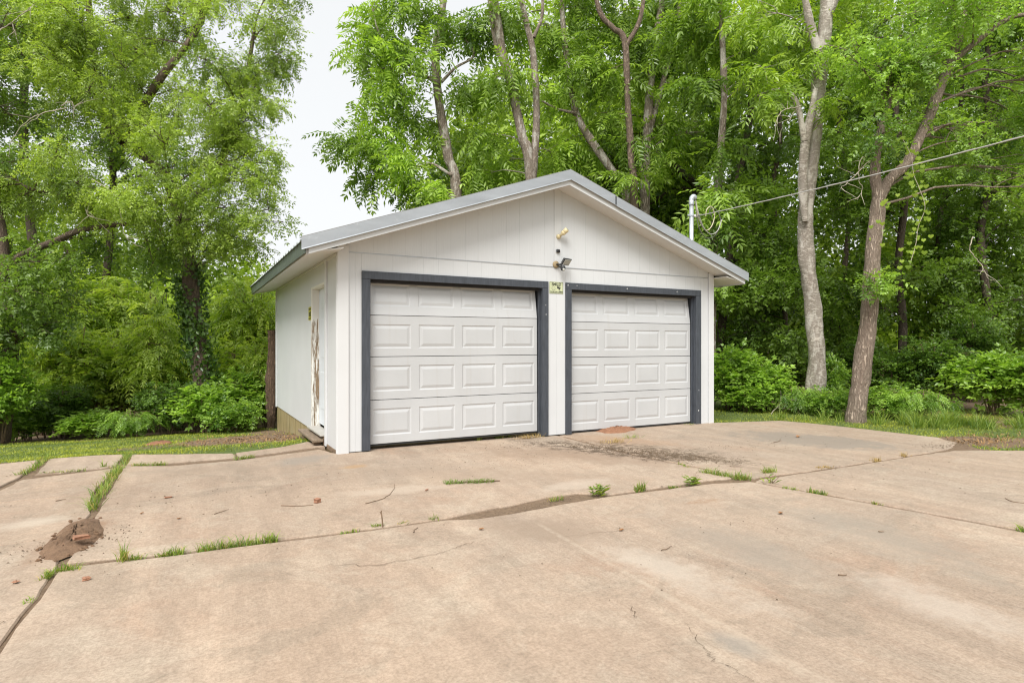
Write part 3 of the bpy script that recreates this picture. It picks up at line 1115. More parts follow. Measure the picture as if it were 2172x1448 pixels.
def roof_sheet_mesh(side):
    prof = []
    for r in range(nrib):
        o = r * sw / nrib
        w_ = sw / nrib
        prof += [(o, 0), (o + w_ * 0.36, 0), (o + w_ * 0.44, 0.022), (o + w_ * 0.60, 0.022), (o + w_ * 0.68, 0)]
    prof.append((sw, 0))
    vs, fs = [], []
    for y, h in prof:
        for t_ in (0.0, 1.0):
            vs.append((side * t_ * Lr, y, -SLOPE * t_ * Lr + h))
    for y, h in prof:
        for t_ in (0.0, 1.0):
            vs.append((side * t_ * Lr, y, -SLOPE * t_ * Lr + h - 0.003))
    n2 = len(prof) * 2
    for i in range(len(prof) - 1):
        q = (2 * i, 2 * i + 1, 2 * i + 3, 2 * i + 2)
        fs.append(q); fs.append(tuple(n2 + k for k in q)[::-1])
        fs.append((2 * i + 1, n2 + 2 * i + 1, n2 + 2 * i + 3, 2 * i + 3))
    return mesh_np('roof_sheet', vs, fs)


for side in (-1, 1):
    rm = roof_sheet_mesh(side)
    rm.materials.append(M['roof_metal'])
    for i in range(nsheet):
        o = bpy.data.objects.new('roof_sheet', rm)
        COL.objects.link(o)
        o.parent = garage
        o.location = (0, ylo + i * sw, ZR - 0.036)
    # decking under the sheets
    s = side
    x_r, x_e = RIDGE, RIDGE + s * (RIDGE + EV)
    mb = MB()
    mb.prism([(x_r, ZR - 0.06), (x_e, ZR - 0.06 - SLOPE * (RIDGE + EV)), (x_e, ZR - 0.085 - SLOPE * (RIDGE + EV)), (x_r, ZR - 0.085)], -DEP - 0.28, OV - 0.06, front)
    mb.build('roof_deck', M['dark'], garage)
mb = MB()
mb.prism([(RIDGE - 0.17, roof_z(RIDGE - 0.17) + 0.008), (RIDGE, ZR + 0.006), (RIDGE + 0.17, roof_z(RIDGE + 0.17) + 0.008), (RIDGE + 0.17, roof_z(RIDGE + 0.17) + 0.004), (RIDGE, ZR + 0.002), (RIDGE - 0.17, roof_z(RIDGE - 0.17) + 0.004)], -DEP - 0.3, OV - 0.02, front)
mb.build('ridge_cap', M['roof_metal'], garage)


def rake(x0, x1, lift=0.0):
    """bent steel rake trim from x0 to x1: face, top flange, hemmed lower edge"""
    def z(x): return ZR - SLOPE * abs(x - RIDGE) + lift
    mb = MB()
    o = OV
    prof = [(o + 0.002 - 0.14, 0.008), (o + 0.002, 0.006), (o, 0.0), (o, -0.128), (o + 0.012, -0.140), (o + 0.010, -0.143), (o - 0.006, -0.130), (o - 0.004, -0.004), (o - 0.14, 0.003)]
    n = len(prof)
    vs, fs = [], []
    for x in (x0, x1):
        for w_, dz in prof:
            vs.append((x, -w_, z(x) + dz))
    for i in range(n):
        fs.append((i, (i + 1) % n, n + (i + 1) % n, n + i))
    fs += [tuple(range(n))[::-1], tuple(range(n, 2 * n))]
    mb.add(vs, fs)
    return mb.build('rake_trim', M['metal'], garage)


rake(-EV - 0.05, RIDGE)
rake(RIDGE, 3.86, 0.003)
rake(3.84, W + EV + 0.04, -0.004)
# white rake boards and soffits
for s in (-1, 1):
    xe = RIDGE + s * (RIDGE + EV - (0.028 if s < 0 else 0.02))
    mb = MB()
    def zt(x, d): return ZR - SLOPE * abs(x - RIDGE) - d
    mb.prism([(RIDGE, zt(RIDGE, 0.10)), (xe, zt(xe, 0.10)), (xe, zt(xe, 0.205)), (RIDGE, zt(RIDGE, 0.205))], OV - 0.045, OV - 0.022, front)
    mb.build('rake_board', M['trim_white'], garage)
    mb = MB()
    xo = RIDGE + s * (RIDGE + 0.001)
    mb.prism([(RIDGE, zt(RIDGE, 0.172)), (xe, zt(xe, 0.172)), (xe, zt(xe, 0.186)), (RIDGE, zt(RIDGE, 0.186))], 0.001, OV - 0.046, front)
    mb.build('rake_soffit', M['soffit'], garage)
    # eave soffit
    xw = 0.0 if s < 0 else W
    xf = -EV + 0.03 if s < 0 else W + EV - 0.03
    mb = MB()
    zw = 2.392
    ze = zt(xf, 0.192)
    poly = [(xw + s * 0.0015, zw + 0.002), (xf, ze), (xf, ze + 0.014), (xw + s * 0.0015, zw + 0.016)]
    mb.prism(poly, -DEP - 0.26, OV - 0.047, front)
    mb.build('eave_soffit', M['soffit'], garage)
    xo0, xo1 = (-EV + 0.005, -EV + 0.028) if s < 0 else (W + EV - 0.028, W + EV - 0.005)
    MB().box(xo0, xo1, -OV + 0.05, DEP + 0.28, ze - 0.02, zt(xo0, 0.06)).build('eave_board', M['trim_white'], garage)
# eave trim on the left, two lengths, weathered
for (y0_, y1_, dx) in ((-OV + 0.003, 3.45, 0.0), (3.44, DEP + 0.3, 0.004)):
    mb = MB()
    xt = -EV - 0.012 + dx
    zt0 = ZR - 0.045 - SLOPE * (RIDGE + EV)
    prof = [(xt - 0.012, zt0), (xt - 0.004, zt0 - 0.142), (xt - 0.014, zt0 - 0.150), (xt - 0.012, zt0 - 0.153), (xt + 0.004, zt0 - 0.144), (xt - 0.002, zt0 - 0.004), (xt + 0.10, zt0 + 0.032), (xt + 0.10, zt0 + 0.035)]
    mb.prism(prof, -y1_, -y0_, front)
    mb.build('eave_trim', M['eave_metal'], garage)
# frieze strip under the side soffit
MB().box(-0.014, -0.0005, 0.032, DEP - 0.07, 2.355, 2.390, 0.002).build('frieze_strip', M['soffit'], garage)

# ------------------------------------------------------------------ things fixed to the garage
# sign


def text_mesh(txt, size):
    cu = bpy.data.curves.new('txt', 'FONT')
    cu.body = txt
    cu.size = size
    cu.align_x = 'CENTER'
    cu.align_y = 'CENTER'
    cu.extrude = 0.0006
    cu.offset = size * 0.018
    ob = bpy.data.objects.new('txt', cu)
    COL.objects.link(ob)
    dg = bpy.context.evaluated_depsgraph_get()
    me = bpy.data.meshes.new_from_object(ob.evaluated_get(dg))
    bpy.data.objects.remove(ob)
    bpy.data.curves.remove(cu)
    return me


sx0, sx1, sz0, sz1 = 2.940, 3.172, 2.022, 2.190
scx, scz = (sx0 + sx1) / 2, (sz0 + sz1) / 2
sign = empty('warning_sign', (scx, -0.003, scz), 'pale green SMILE camera notice between the two garage doors', 'sign')
MB().box(sx0, sx1, -0.005, -0.001, sz0, sz1, 0.001).build('sign_plate', M['sign_face'], sign)
mb = MB()
for a in ((sx0 + .006, sx1 - .006, sz1 - .010, sz1 - .006), (sx0 + .006, sx1 - .006, sz0 + .006, sz0 + .010), (sx0 + .006, sx0 + .009, sz0 + .010, sz1 - .010), (sx1 - .009, sx1 - .006, sz0 + .010, sz1 - .010)):
    mb.box(a[0], a[1], -0.0062, -0.0048, a[2], a[3])
mb.build('sign_border', M['ink'], sign)
for txt, size, dz, sx_ in (('SMILE!', 0.058, 0.046, 1.0), ("YOU'RE ON CAMERA", 0.026, -0.060, 0.90)):
    me = text_mesh(txt, size)
    o = link('sign_lettering', me, M['ink'], sign, local=True)
    o.location = (0, -0.003, dz)
    o.rotation_euler = (R(90), 0, 0)
    o.scale = (sx_, 1, 1)
mb = MB()
fcx, fcz = scx - 0.048, scz - 0.010
n = 24
for r0, r1, t0, t1 in ((0.028, 0.031, 0, 2 * math.pi), (0.016, 0.019, math.pi * 1.15, math.pi * 1.85)):
    vs_, fs_ = [], []
    for i in range(n + 1):
        t_ = t0 + (t1 - t0) * i / n
        for rr_ in (r0, r1):
            vs_.append((fcx + rr_ * math.cos(t_), -0.0058, fcz + rr_ * math.sin(t_)))
    for i in range(n):
        fs_.append((2 * i, 2 * i + 1, 2 * i + 3, 2 * i + 2))
    mb.add(vs_, fs_)
for dx in (-0.009, 0.009):
    mb.add([(fcx + dx + 0.003 * math.cos(t_), -0.0058, fcz + 0.008 + 0.006 * math.sin(t_)) for t_ in np.linspace(0, 6.283, 9)[:-1]], [tuple(range(8))])
mb.build('sign_face_symbol', M['ink'], sign)
mb = MB()
ccx, ccz = scx + 0.045, scz - 0.006
ca, sa = math.cos(R(-18)), math.sin(R(-18))
def rot2(x, z): return (ccx + x * ca - z * sa, ccz + x * sa + z * ca)
for poly in ([(-0.034, -0.012), (0.022, -0.012), (0.022, 0.012), (-0.034, 0.012)], [(-0.042, 0.015), (0.030, 0.015), (0.030, 0.020), (-0.042, 0.020)], [(0.0, -0.026), (0.010, -0.026), (0.014, -0.013), (0.004, -0.013)], [(0.004, -0.030), (0.034, -0.030), (0.034, -0.024), (0.004, -0.024)]):
    mb.add([(rot2(x, z)[0], -0.0058, rot2(x, z)[1]) for x, z in poly], [(0, 1, 2, 3)])
mb.build('sign_camera_symbol', M['ink'], sign)

# flood light with motion sensor
fl = empty('flood_light', (3.09, 0, 2.43), 'black flood light with motion sensor above the camera notice', 'flood light')
MB().lathe([(0.05, 0), (0.05, 0.012), (0.035, 0.022)], lambda x, y, h: (3.045 + x, -0.004 - h, 2.435 + y), 18).build('wall_plate', plain('plate_tan', (0.33, 0.25, 0.14), 0.6), fl, True)
MB().tube([(3.05, -0.02, 2.435), (3.075, -0.055, 2.43), (3.10, -0.085, 2.44)], 0.014, 8).build('arm', M['black_plastic'], fl, True)


def tilt_box(name, c, size, yaw, pitch, mat, parent, bev=0.006, taper=1.0):
    mb = MB()
    mb.box(-size[0] / 2, size[0] / 2, -size[1] / 2, size[1] / 2, -size[2] / 2, size[2] / 2, bev)
    vs_ = []
    for x, y, z in mb.v:
        if y > 0: x, z = x * taper, z * taper
        y2, z2 = y * math.cos(pitch) - z * math.sin(pitch), y * math.sin(pitch) + z * math.cos(pitch)
        x3, y3 = x * math.cos(yaw) - y2 * math.sin(yaw), x * math.sin(yaw) + y2 * math.cos(yaw)
        vs_.append((c[0] + x3, c[1] + y3, c[2] + z2))
    mb.v = vs_
    return mb.build(name, mat, parent)


tilt_box('housing', (3.145, -0.115, 2.475), (0.16, 0.05, 0.11), R(18), R(38), M['black_plastic'], fl, 0.006, 0.72)
tilt_box('lamp_glass', (3.145 + 0.0075, -0.115 - 0.0195, 2.475 - 0.0165), (0.132, 0.012, 0.082), R(18), R(38), M['lens'], fl, 0.002)
MB().tube([(3.09, -0.075, 2.43), (3.095, -0.085, 2.395)], 0.012, 8).build('sensor_neck', M['black_plastic'], fl, True)
MB().lathe([(0.012, -0.04), (0.030, -0.034), (0.036, -0.015), (0.036, 0.01), (0.030, 0.026), (0.012, 0.034)], lambda x, y, h: (3.103 + x, -0.105 + y, 2.372 - h), 16).build('motion_sensor', M['black_plastic'], fl, True)
MB().lathe([(0.006, 0.0), (0.020, 0.004), (0.022, 0.012), (0.012, 0.024)], lambda x, y, h: (3.098 + x, -0.128 - h * 0.8, 2.358 + y - h * 0.4), 14).build('sensor_lens', M['lens'], fl, True)

# small black camera
cb = empty('security_camera', (3.078, 0, 2.628), 'small black box camera on the gable batten', 'camera')
MB().box(3.046, 3.110, -0.036, -0.0045, 2.604, 2.652, 0.012).build('camera_body', M['black_plastic'], cb, False)
MB().lathe([(0.014, 0), (0.014, 0.004), (0.009, 0.006)], lambda x, y, h: (3.078 + x, -0.036 - h, 2.630 + y), 14).build('camera_lens', M['dark'], cb, True)

# cream lamp holder
lh = empty('lamp_holder', (3.09, 0, 2.86), 'cream swivel lamp holder with no bulb high on the gable', 'lamp holder')
MB().lathe([(0.034, 0), (0.034, 0.015), (0.030, 0.030), (0.018, 0.046)], lambda x, y, h: (3.088 + x, -0.0045 - h, 2.835 + y), 18).build('canopy', M['cream_plastic'], lh, True)
ax = np.array([0.55, -0.55, 0.62]); ax /= np.linalg.norm(ax)
u_ = np.cross(ax, [0, 0, 1]); u_ /= np.linalg.norm(u_); w_ = np.cross(ax, u_)
b0 = np.array([3.092, -0.045, 2.842])
lf = lambda x, y, h: tuple(b0 + u_ * x + w_ * y + ax * h)
MB().lathe([(0.018, 0), (0.020, 0.03), (0.030, 0.045), (0.035, 0.05), (0.035, 0.075), (0.031, 0.078), (0.035, 0.081), (0.037, 0.135), (0.030, 0.137)], lf, 16).build('socket', M['cream_plastic'], lh, True)
MB().lathe([(0.024, 0.130), (0.024, 0.139)], lf, 14).build('socket_mouth', M['dark'], lh, True)

# yellow sign on side wall
ys_ = empty('notice_plate', (0, 1.83, 1.74), 'yellow notice plate on the side wall next to the side door', 'sign')
MB().box(-0.005, -0.0015, 1.715, 1.945, 1.652, 1.842, 0.001).build('sign_plate', M['sign_yellow'], ys_)
mb = MB()
for z0_, z1_, y0_, y1_ in ((1.80, 1.82, 1.74, 1.92), (1.70, 1.775, 1.76, 1.83), (1.71, 1.765, 1.85, 1.91), (1.668, 1.682, 1.74, 1.92)):
    mb.box(-0.0062, -0.0048, y0_, y1_, z0_, z1_)
mb.build('sign_print', M['ink'], ys_)

# service mast and cable
MX, MY = 6.235, 0.575
mast = empty('service_mast', (MX, MY, 1.2), 'galvanised service mast pipe rising past the garage roof edge', 'mast')
MB().tube([(MX, MY, 1.2), (MX, MY, 2.4), (MX, MY, 3.80)], 0.037, 14).build('conduit', M['galv'], mast, True)
mb = MB()
mb.lathe([(0.043, 3.74), (0.046, 3.76), (0.046, 3.82), (0.040, 3.83)], lambda x, y, h: (MX + x, MY + y, h), 16)
mb.build('collar', M['galv'], mast, True)
hd = []
mb = MB()
mb.tube(smooth_path([(MX, MY, 3.80), (MX + 0.005, MY, 3.86), (MX + 0.04, MY - 0.01, 3.90), (MX + 0.085, MY - 0.02, 3.865)], 5), np.interp(np.linspace(0, 1, 16), [0, .4, .8, 1], [0.040, 0.046, 0.044, 0.034]), 14)
mb.build('weatherhead', M['galv'], mast, True)
mb = MB()
mb.lathe([(0.041, 3.545), (0.047, 3.55), (0.047, 3.585), (0.041, 3.59)], lambda x, y, h: (MX + x, MY + y, h), 16)
mb.box(MX - 0.085, MX - 0.03, MY - 0.012, MY + 0.012, 3.552, 3.580, 0.003)
mb.build('clamp', M['galv'], mast, False)
MB().box(MX + 0.038, MX + 0.135, MY - 0.016, MY + 0.012, 3.545, 3.590, 0.006).build('insulator', plain('insulator_white', (0.75, 0.74, 0.70), 0.35), mast)

c0 = np.array([MX + 0.13, MY, 3.567])
c1 = P(2190, 258, 6.2)
far_c = c1 + (c1 - c0) * 1.2
pts = []
for t_ in np.linspace(0, 1, 50):
    q = c0 + (far_c - c0) * t_
    q[2] = c0[2] + (far_c[2] - c0[2]) * t_ - 4 * 0.13 * t_ * (1 - t_)
    pts.append(q)
cable = empty('service_cable', c0, 'grey overhead service cable strung from the mast across the trees', 'cable')
MB().tube(pts, 0.0075, 6).build('messenger', M['wire'], cable, True)
tw = []
for i, q in enumerate(smooth_path(pts, 6)):
    a = i * 0.55
    tw.append(q + np.array([0.0, math.cos(a) * 0.009, math.sin(a) * 0.009]))
MB().tube(tw, 0.0045, 5).build('conductor', plain('conductor_black', (0.22, 0.21, 0.20), 0.5), cable, True)
loop = empty('wire_loops', (MX + 0.3, MY, 3.5), 'coiled slack wires hanging beside the mast head', 'wire')
hx = np.array([MX + 0.075, MY - 0.02, 3.85])
def lp(*q): return [hx] + [np.array([MX + a, MY + c, b]) for a, b, c in q]
MB().tube(smooth_path(lp((0.11, 3.62, -.03), (0.20, 3.43, -.03), (0.33, 3.33, -.02), (0.47, 3.42, -.02), (0.53, 3.62, -.03), (0.44, 3.76, -.04), (0.33, 3.70, -.04), (0.32, 3.575, -.02)), 7), 0.0085, 6).build('wire', M['wire_cream'], loop, True)
MB().tube(smooth_path(lp((0.12, 3.60, -.05), (0.24, 3.37, -.05), (0.42, 3.27, -.04), (0.60, 3.34, -.03), (0.71, 3.53, -.02), (0.74, 3.565, -.01)), 7), 0.0085, 6).build('wire', M['wire'], loop, True)
MB().tube(smooth_path(lp((0.10, 3.58, -.02), (0.18, 3.33, -.02), (0.36, 3.20, -.01), (0.56, 3.26, -.01), (0.70, 3.48, -.01), (0.66, 3.66, -.01), (0.54, 3.76, .0), (0.45, 3.70, 0.01), (0.50, 3.575, .0)), 7), 0.007, 6).build('wire', plain('wire_dark', (0.14, 0.13, 0.12), 0.6), loop, True)

# loose plank step by the side door
st = empty('plank_step', (-0.12, 1.2, 0), 'weathered plank lying as a step at the side door', 'step')
MB().box(-0.165, -0.032, 0.70, 1.86, 0.045, 0.082, 0.006).build('tread', plain('weathered_plank', (0.22, 0.165, 0.115), 0.9, 0, 0.3, 6, 0.5, 40, (12, 1, 12)), st)
MB().box(-0.14, -0.05, 0.78, 0.90, 0.004, 0.045, 0.004).build('block', M['stick'], st)
MB().box(-0.14, -0.05, 1.55, 1.70, -0.03, 0.045, 0.004).build('block', M['stick'], st)

# rotted post behind the rear-left corner
pp = P(577, 915, 12.6)
pz = float(gz(pp[0], pp[1]))
post = empty('rotted_post', (pp[0], pp[1], pz), 'rotted brown timber post behind the far corner of the side wall', 'post')
n = 14
zz_ = np.linspace(pz - 0.1, P(577, 700, 12.6)[2], 26)
rg = np.random.default_rng(9)
rad = 0.115 + 0.03 * np.sin(zz_ * 3.1) + rg.normal(0, 0.006, 26)
pt = np.stack([pp[0] + 0.03 * np.sin(zz_ * 2), pp[1] + 0 * zz_, zz_], 1)
v, f = tube_np(pt, rad, n)
v[:, :2] += rg.normal(0, 0.010, (len(v), 2))
ft = f.tolist() + [list(range(25 * n, 26 * n))]
link('timber', mesh_np('timber', v, ft, True), M['rotwood'], post)

# ================================================================== vegetation
RV = np.random.default_rng(21)


def unit(a):
    return a / (np.linalg.norm(a, axis=-1, keepdims=True) + 1e-9)


def leaf_quad(base, d, nrm, length, width, fold=0.18):
    """folded four-point leaf, two triangles"""
    d = unit(np.asarray(d, float)); nrm = np.asarray(nrm, float)
    side = np.cross(d, nrm); side = side / (np.linalg.norm(side) + 1e-9)
    up = np.cross(side, d)
    a = base
    m_ = base + d * length * 0.45
    l_ = m_ + side * width / 2 + up * width * fold
    r_ = m_ - side * width / 2 + up * width * fold
    t_ = base + d * length - up * length * 0.10
    return [a, l_, t_, r_]


def template(kind, seed):
    rg = np.random.default_rng(seed)
    V, T = [], []

    def put(q):
        b = len(V)
        V.extend(q)
        T.extend([(b, b + 1, b + 2), (b, b + 2, b + 3)])

    def strip(p, w):
        for i in range(len(p) - 1):
            b = len(V)
            V.extend([p[i] + [0, w, 0], p[i] - [0, w, 0], p[i + 1]])
            T.append((b, b + 1, b + 2))

    def rachis(L, droop, k):
        t_ = np.linspace(0, 1, k)
        return np.stack([L * t_, rg.normal(0, .01) * t_, -droop * L * t_ ** 2], 1)
    if kind == 'fine':
        p = rachis(0.22, 0.25, 6)
        strip(p, 0.0018)
        for i in range(1, 6):
            for s_ in (-1, 1):
                put(leaf_quad(p[i] + rg.normal(0, .004, 3), [0.6, s_ * 0.8, -0.25 + rg.normal(0, .25)], [rg.normal(0, .35), rg.normal(0, .35), 1], rg.uniform(.042, .062), rg.uniform(.017, .024)))
        put(leaf_quad(p[5], [1, 0, -.4], [0, 0, 1], .06, .022))
    elif kind == 'pinn':
        p = rachis(0.40, 0.42, 8)
        strip(p, 0.0035)
        for i in range(1, 8):
            f_ = 1 - 0.05 * abs(i - 3)
            for s_ in (-1, 1):
                put(leaf_quad(p[i] + rg.normal(0, .005, 3), [0.35 + .05 * i, s_ * 0.9, -0.38 + rg.normal(0, .15)], [rg.normal(0, .2), rg.normal(0, .2) - s_ * .1, 1], f_ * rg.uniform(.11, .135), f_ * rg.uniform(.034, .044)))
        put(leaf_quad(p[7], [1, 0, -.9], [0, 0, 1], .12, .042))
    elif kind == 'ovate':
        p = rachis(0.24, 0.20, 5)
        strip(p, 0.002)
        for i in range(1, 5):
            for s_ in (-1, 1):
                if rg.random() < .88:
                    put(leaf_quad(p[i], [0.7, s_ * 0.75, 0.05 + rg.normal(0, .3)], [rg.normal(0, .4), rg.normal(0, .4), 1], rg.uniform(.065, .095), rg.uniform(.042, .06)))
        put(leaf_quad(p[4], [1, 0, .1], [0, 0, 1], .085, .055))
    elif kind == 'small':
        p = rachis(0.20, 0.15, 5)
        strip(p, 0.0018)
        for i in range(1, 5):
            for s_ in (-1, 1):
                put(leaf_quad(p[i], [0.6, s_ * 0.8, rg.normal(0, .35)], [rg.normal(0, .45), rg.normal(0, .45), 1], rg.uniform(.045, .065), rg.uniform(.026, .036)))
        put(leaf_quad(p[4], [1, 0, 0], [0, 0, 1], .06, .034))
    elif kind == 'far':
        for i in range(7):
            put(leaf_quad(rg.normal(0, .16, 3), rg.normal(0, 1, 3) + [0.5, 0, -.4], [rg.normal(0, .6), rg.normal(0, .6), 1], rg.uniform(.13, .20), rg.uniform(.07, .10)))
    elif kind == 'ivy':
        for i in range(5):
            put(leaf_quad(rg.normal(0, .06, 3), rg.normal(0, .6, 3) + [0.6, 0, -.7], [1, rg.normal(0, .5), .5], rg.uniform(.07, .10), rg.uniform(.055, .075)))
    return np.array(V), np.array(T)


TPL = {k: [template(k, 100 + i) for i in range(4)] for k in ('fine', 'pinn', 'ovate', 'small', 'far', 'ivy')}


def sprays(kind, pos, dirs, rg, scale=1.0, sv=0.25, tint=None, roll=0.5):
    """place leaf sprays; returns verts, tris, tint"""
    n = len(pos)
    d = unit(np.asarray(dirs, float))
    ref = np.array([0, 0, 1.0]) + rg.normal(0, roll, (n, 3))
    y = unit(np.cross(ref, d))
    z = np.cross(d, y)
    sc = scale * rg.uniform(1 - sv, 1 + sv, n)
    if tint is None:
        tint = rg.random(n)
    VV, FF, TT, base = [], [], [], 0
    which = rg.integers(0, 4, n)
    for k in range(4):
        V, T = TPL[kind][k]
        m_ = which == k
        if not m_.any(): continue
        q = V[None, :, 0:1] * d[m_][:, None] + V[None, :, 1:2] * y[m_][:, None] + V[None, :, 2:3] * z[m_][:, None]
        q = q * sc[m_][:, None, None] + pos[m_][:, None]
        c = m_.sum()
        VV.append(q.reshape(-1, 3))
        FF.append((T[None] + (np.arange(c) * len(V))[:, None, None]).reshape(-1, 3) + base)
        TT.append(np.repeat(tint[m_], len(V)))
        base += c * len(V)
    return np.vstack(VV), np.vstack(FF), np.concatenate(TT)


def branch_curve(a, b, rg, k=6, wob=0.08, lift=0.12):
    L = np.linalg.norm(b - a)
    t_ = np.linspace(0, 1, k)[:, None]
    p = a + (b - a) * t_
    bow = np.array([0, 0, 1.0]) * lift * L * (4 * t_ * (1 - t_))
    nz = np.cumsum(rg.normal(0, wob * L / k, (k, 3)), 0)
    nz = nz - nz[-1] * t_
    nz[0] = 0
    return p + bow + nz


class Tubes:
    def __init__(s):
        s.v, s.f, s.b = [], [], 0

    def add(s, pts, rad, n=5):
        v, f = tube_np(np.asarray(pts, float), np.asarray(rad, float), n)
        s.v.append(v); s.f.append(f + s.b); s.b += len(v)

    def mesh(s, name):
        return mesh_np(name, np.vstack(s.v), np.vstack(s.f), True)


def trunk_mesh(paths, rg, sides=14, knob=0.05):
    """paths: list of (points, radii, sub)"""
    tb = Tubes()
    for pts, rad in paths:
        p = smooth_path(pts, 8)
        r = np.interp(np.linspace(0, len(rad) - 1, len(p)), np.arange(len(rad)), rad)
        r = r * (1 + rg.normal(0, knob * 0.6, len(p)))
        v, f = tube_np(p, r, sides)
        ph = rg.uniform(0, 6.28, 6)
        a = np.tile(np.arange(sides) * 2 * math.pi / sides, len(p))
        hgt = np.repeat(np.arange(len(p)) * 0.7, sides)
        k = 1 + knob * (np.sin(2 * a + hgt * .7 + ph[0]) + 0.8 * np.sin(3 * a - hgt * .9 + ph[1]) + 0.6 * np.sin(5 * a + hgt * 1.3 + ph[2]))
        c = np.repeat(p, sides, 0)
        v = c + (v - c) * k[:, None]
        tb.v.append(v); tb.f.append(f + tb.b); tb.b += len(v)
    return tb.mesh('trunk')


def boxclumps(rg, x0, x1, y0, y1, d0, d1, n, r0, r1):
    """n foliage clumps spread through a block of the wood measured by bearing, height and distance"""
    out = []
    for i in range(n):
        q = P(rg.uniform(x0, x1), rg.uniform(y0, y1), rg.uniform(d0, d1))
        out.append((q, rg.uniform(r0, r1)))
    return out


def crown(root_o, skeleton, clumps, kind, lmat, bmat, rg, per=60, spr=4, scale=1.0, droop=0.35, br=0.03, flat=0.75, bare_p=0.0, tb_=None, part='crown', light=0.5):
    """branches from the skeleton to every clump, twigs inside the clump, sprays on the twigs"""
    sk = np.vstack([smooth_path(p, 8) for p, r in skeleton])
    tub = Tubes()
    PP, DD, TT = [], [], []
    for c, r in clumps:
        c = np.asarray(c)
        d = np.linalg.norm(sk - c, axis=1) + 1.2 * np.clip(sk[:, 2] - c[2] + 0.3 * r, 0, None)
        a = sk[np.argmin(d + rg.uniform(0, 0.5, len(d)))]
        L = np.linalg.norm(c - a)
        main = branch_curve(a, c, rg, 7, 0.10, 0.10)
        r0 = br * (0.5 + 0.22 * L)
        tub.add(main, np.linspace(r0, r0 * 0.35, 7), 5)
        nt = max(6, int(per * r ** 1.5))
        ct = rg.random()
        for k in range(nt):
            e = unit(rg.normal(0, 1, 3)) * r * rg.uniform(0.35, 1.0) ** 0.6
            e[2] *= flat
            tip = c + e
            st = main[rg.integers(3, 7)]
            tw = branch_curve(st, tip, rg, 5, 0.12, 0.08)
            if rg.random() < 0.5:
                tub.add(tw, np.linspace(0.010, 0.004, 5) * max(1, br / 0.03) * 0.8, 3)
            if rg.random() < bare_p: continue
            dirn = unit(tw[-1] - tw[-2])
            for j in range(spr):
                f_ = rg.uniform(0.35, 1.0)
                q = tw[0] + 0
                i_ = f_ * 4
                i0 = min(3, int(i_)); q = tw[i0] + (tw[i0 + 1] - tw[i0]) * (i_ - i0)
                PP.append(q + rg.normal(0, 0.03, 3))
                dd = dirn * 0.5 + unit(rg.normal(0, 1, 3)) * 0.9
                dd[2] -= droop
                DD.append(dd)
                TT.append(ct * 0.6 + rg.random() * 0.4)
    PP, DD, TT = np.array(PP), np.array(DD), np.array(TT)
    v, f, t_ = sprays(kind, PP, DD, rg, scale, 0.25, TT)
    me = mesh_np(part, v, f, False, t_)
    link(part, me, lmat, root_o)
    if tub.b:
        link('branches', tub.mesh('branches'), bmat, root_o)['kind'] = 'stuff'
    return len(f)


TRIS = 0


def tree(name, label, group, skeleton, clumps, kind, lmat, bmat, seed, per=60, spr=4, scale=1.0, droop=0.35, br=0.03, sides=12, knob=0.05, flat=0.75):
    global TRIS
    rg = np.random.default_rng(seed)
    base = np.array(skeleton[0][0][0])
    g = float(gz(base[0], base[1]))
    if base[2] > g - 0.05:
        base = np.array([base[0], base[1], g])
        skeleton[0][0][0] = np.array([base[0], base[1], g - 0.15])
    o = empty(name, base, label, 'tree', group)
    link('trunk', trunk_mesh(skeleton, rg, sides, knob), bmat, o)
    if clumps:
        TRIS += crown(o, skeleton, clumps, kind, lmat, bmat, rg, per, spr, scale, droop, br, flat)
    return o


def pth(depth, *pts):
    """trunk or limb traced as bearings at a given distance (last value may override the distance)"""
    return [P(q[0], q[1], q[2] if len(q) > 2 else depth) for q in pts]


rb = np.random.default_rng(77)
# --- the big feathery tree on the left
skL1 = [(pth(12.6, (438, 925), (428, 800), (414, 680), (402, 590), (392, 500), (372, 420), (330, 350), (262, 300)), [0.20, 0.165, 0.155, 0.15, 0.145, 0.13, 0.11, 0.10]),
        (pth(12.4, (262, 300), (215, 240), (205, 150), (190, 30), (170, -120)), [0.10, 0.085, 0.075, 0.06, 0.04]),
        (pth(12.4, (275, 308), (300, 235), (345, 160), (420, 60), (460, -60)), [0.09, 0.085, 0.075, 0.055, 0.035]),
        (pth(12.6, (385, 470), (440, 390), (490, 290), (520, 180), (540, 60)), [0.08, 0.07, 0.055, 0.045, 0.03]),
        (pth(12.0, (372, 420), (330, 430), (260, 440), (150, 420, 11.5), (60, 400, 11.0)), [0.075, 0.06, 0.05, 0.04, 0.03])]
clL1 = [(P(x, y, d), r) for x, y, d, r in (
    (590, 40, 12.5, .55), (600, 110, 12.3, .50), (570, 60, 12.8, .6), (555, 150, 12.2, .6), (560, 215, 12.0, .55), (585, 225, 12.0, .25), (520, 255, 12.0, .6),
    (548, 300, 12.0, .42), (565, 345, 11.8, .42), (575, 395, 11.8, .45), (570, 445, 11.7, .45), (540, 470, 11.6, .42), (520, 380, 11.6, .6), (480, 440, 11.4, .6), (440, 480, 11.3, .55),
    (470, 350, 11.5, .65), (420, 410, 11.2, .6), (380, 460, 11.2, .5), (340, 380, 11.2, .6), (300, 440, 11.0, .55), (500, 500, 11.8, .40), (470, 520, 11.8, .35), (400, 520, 11.5, .40), (540, 520, 12.4, .35),
    (605, -40, 12.5, .7), (350, 30, 12.8, .6), (330, 100, 13.0, .6), (300, 40, 13.0, .6), (390, 70, 13.1, .6), (360, -40, 12.8, .7), (620, 130, 12.3, .22), (600, 470, 11.8, .2), (595, 330, 11.8, .22))]
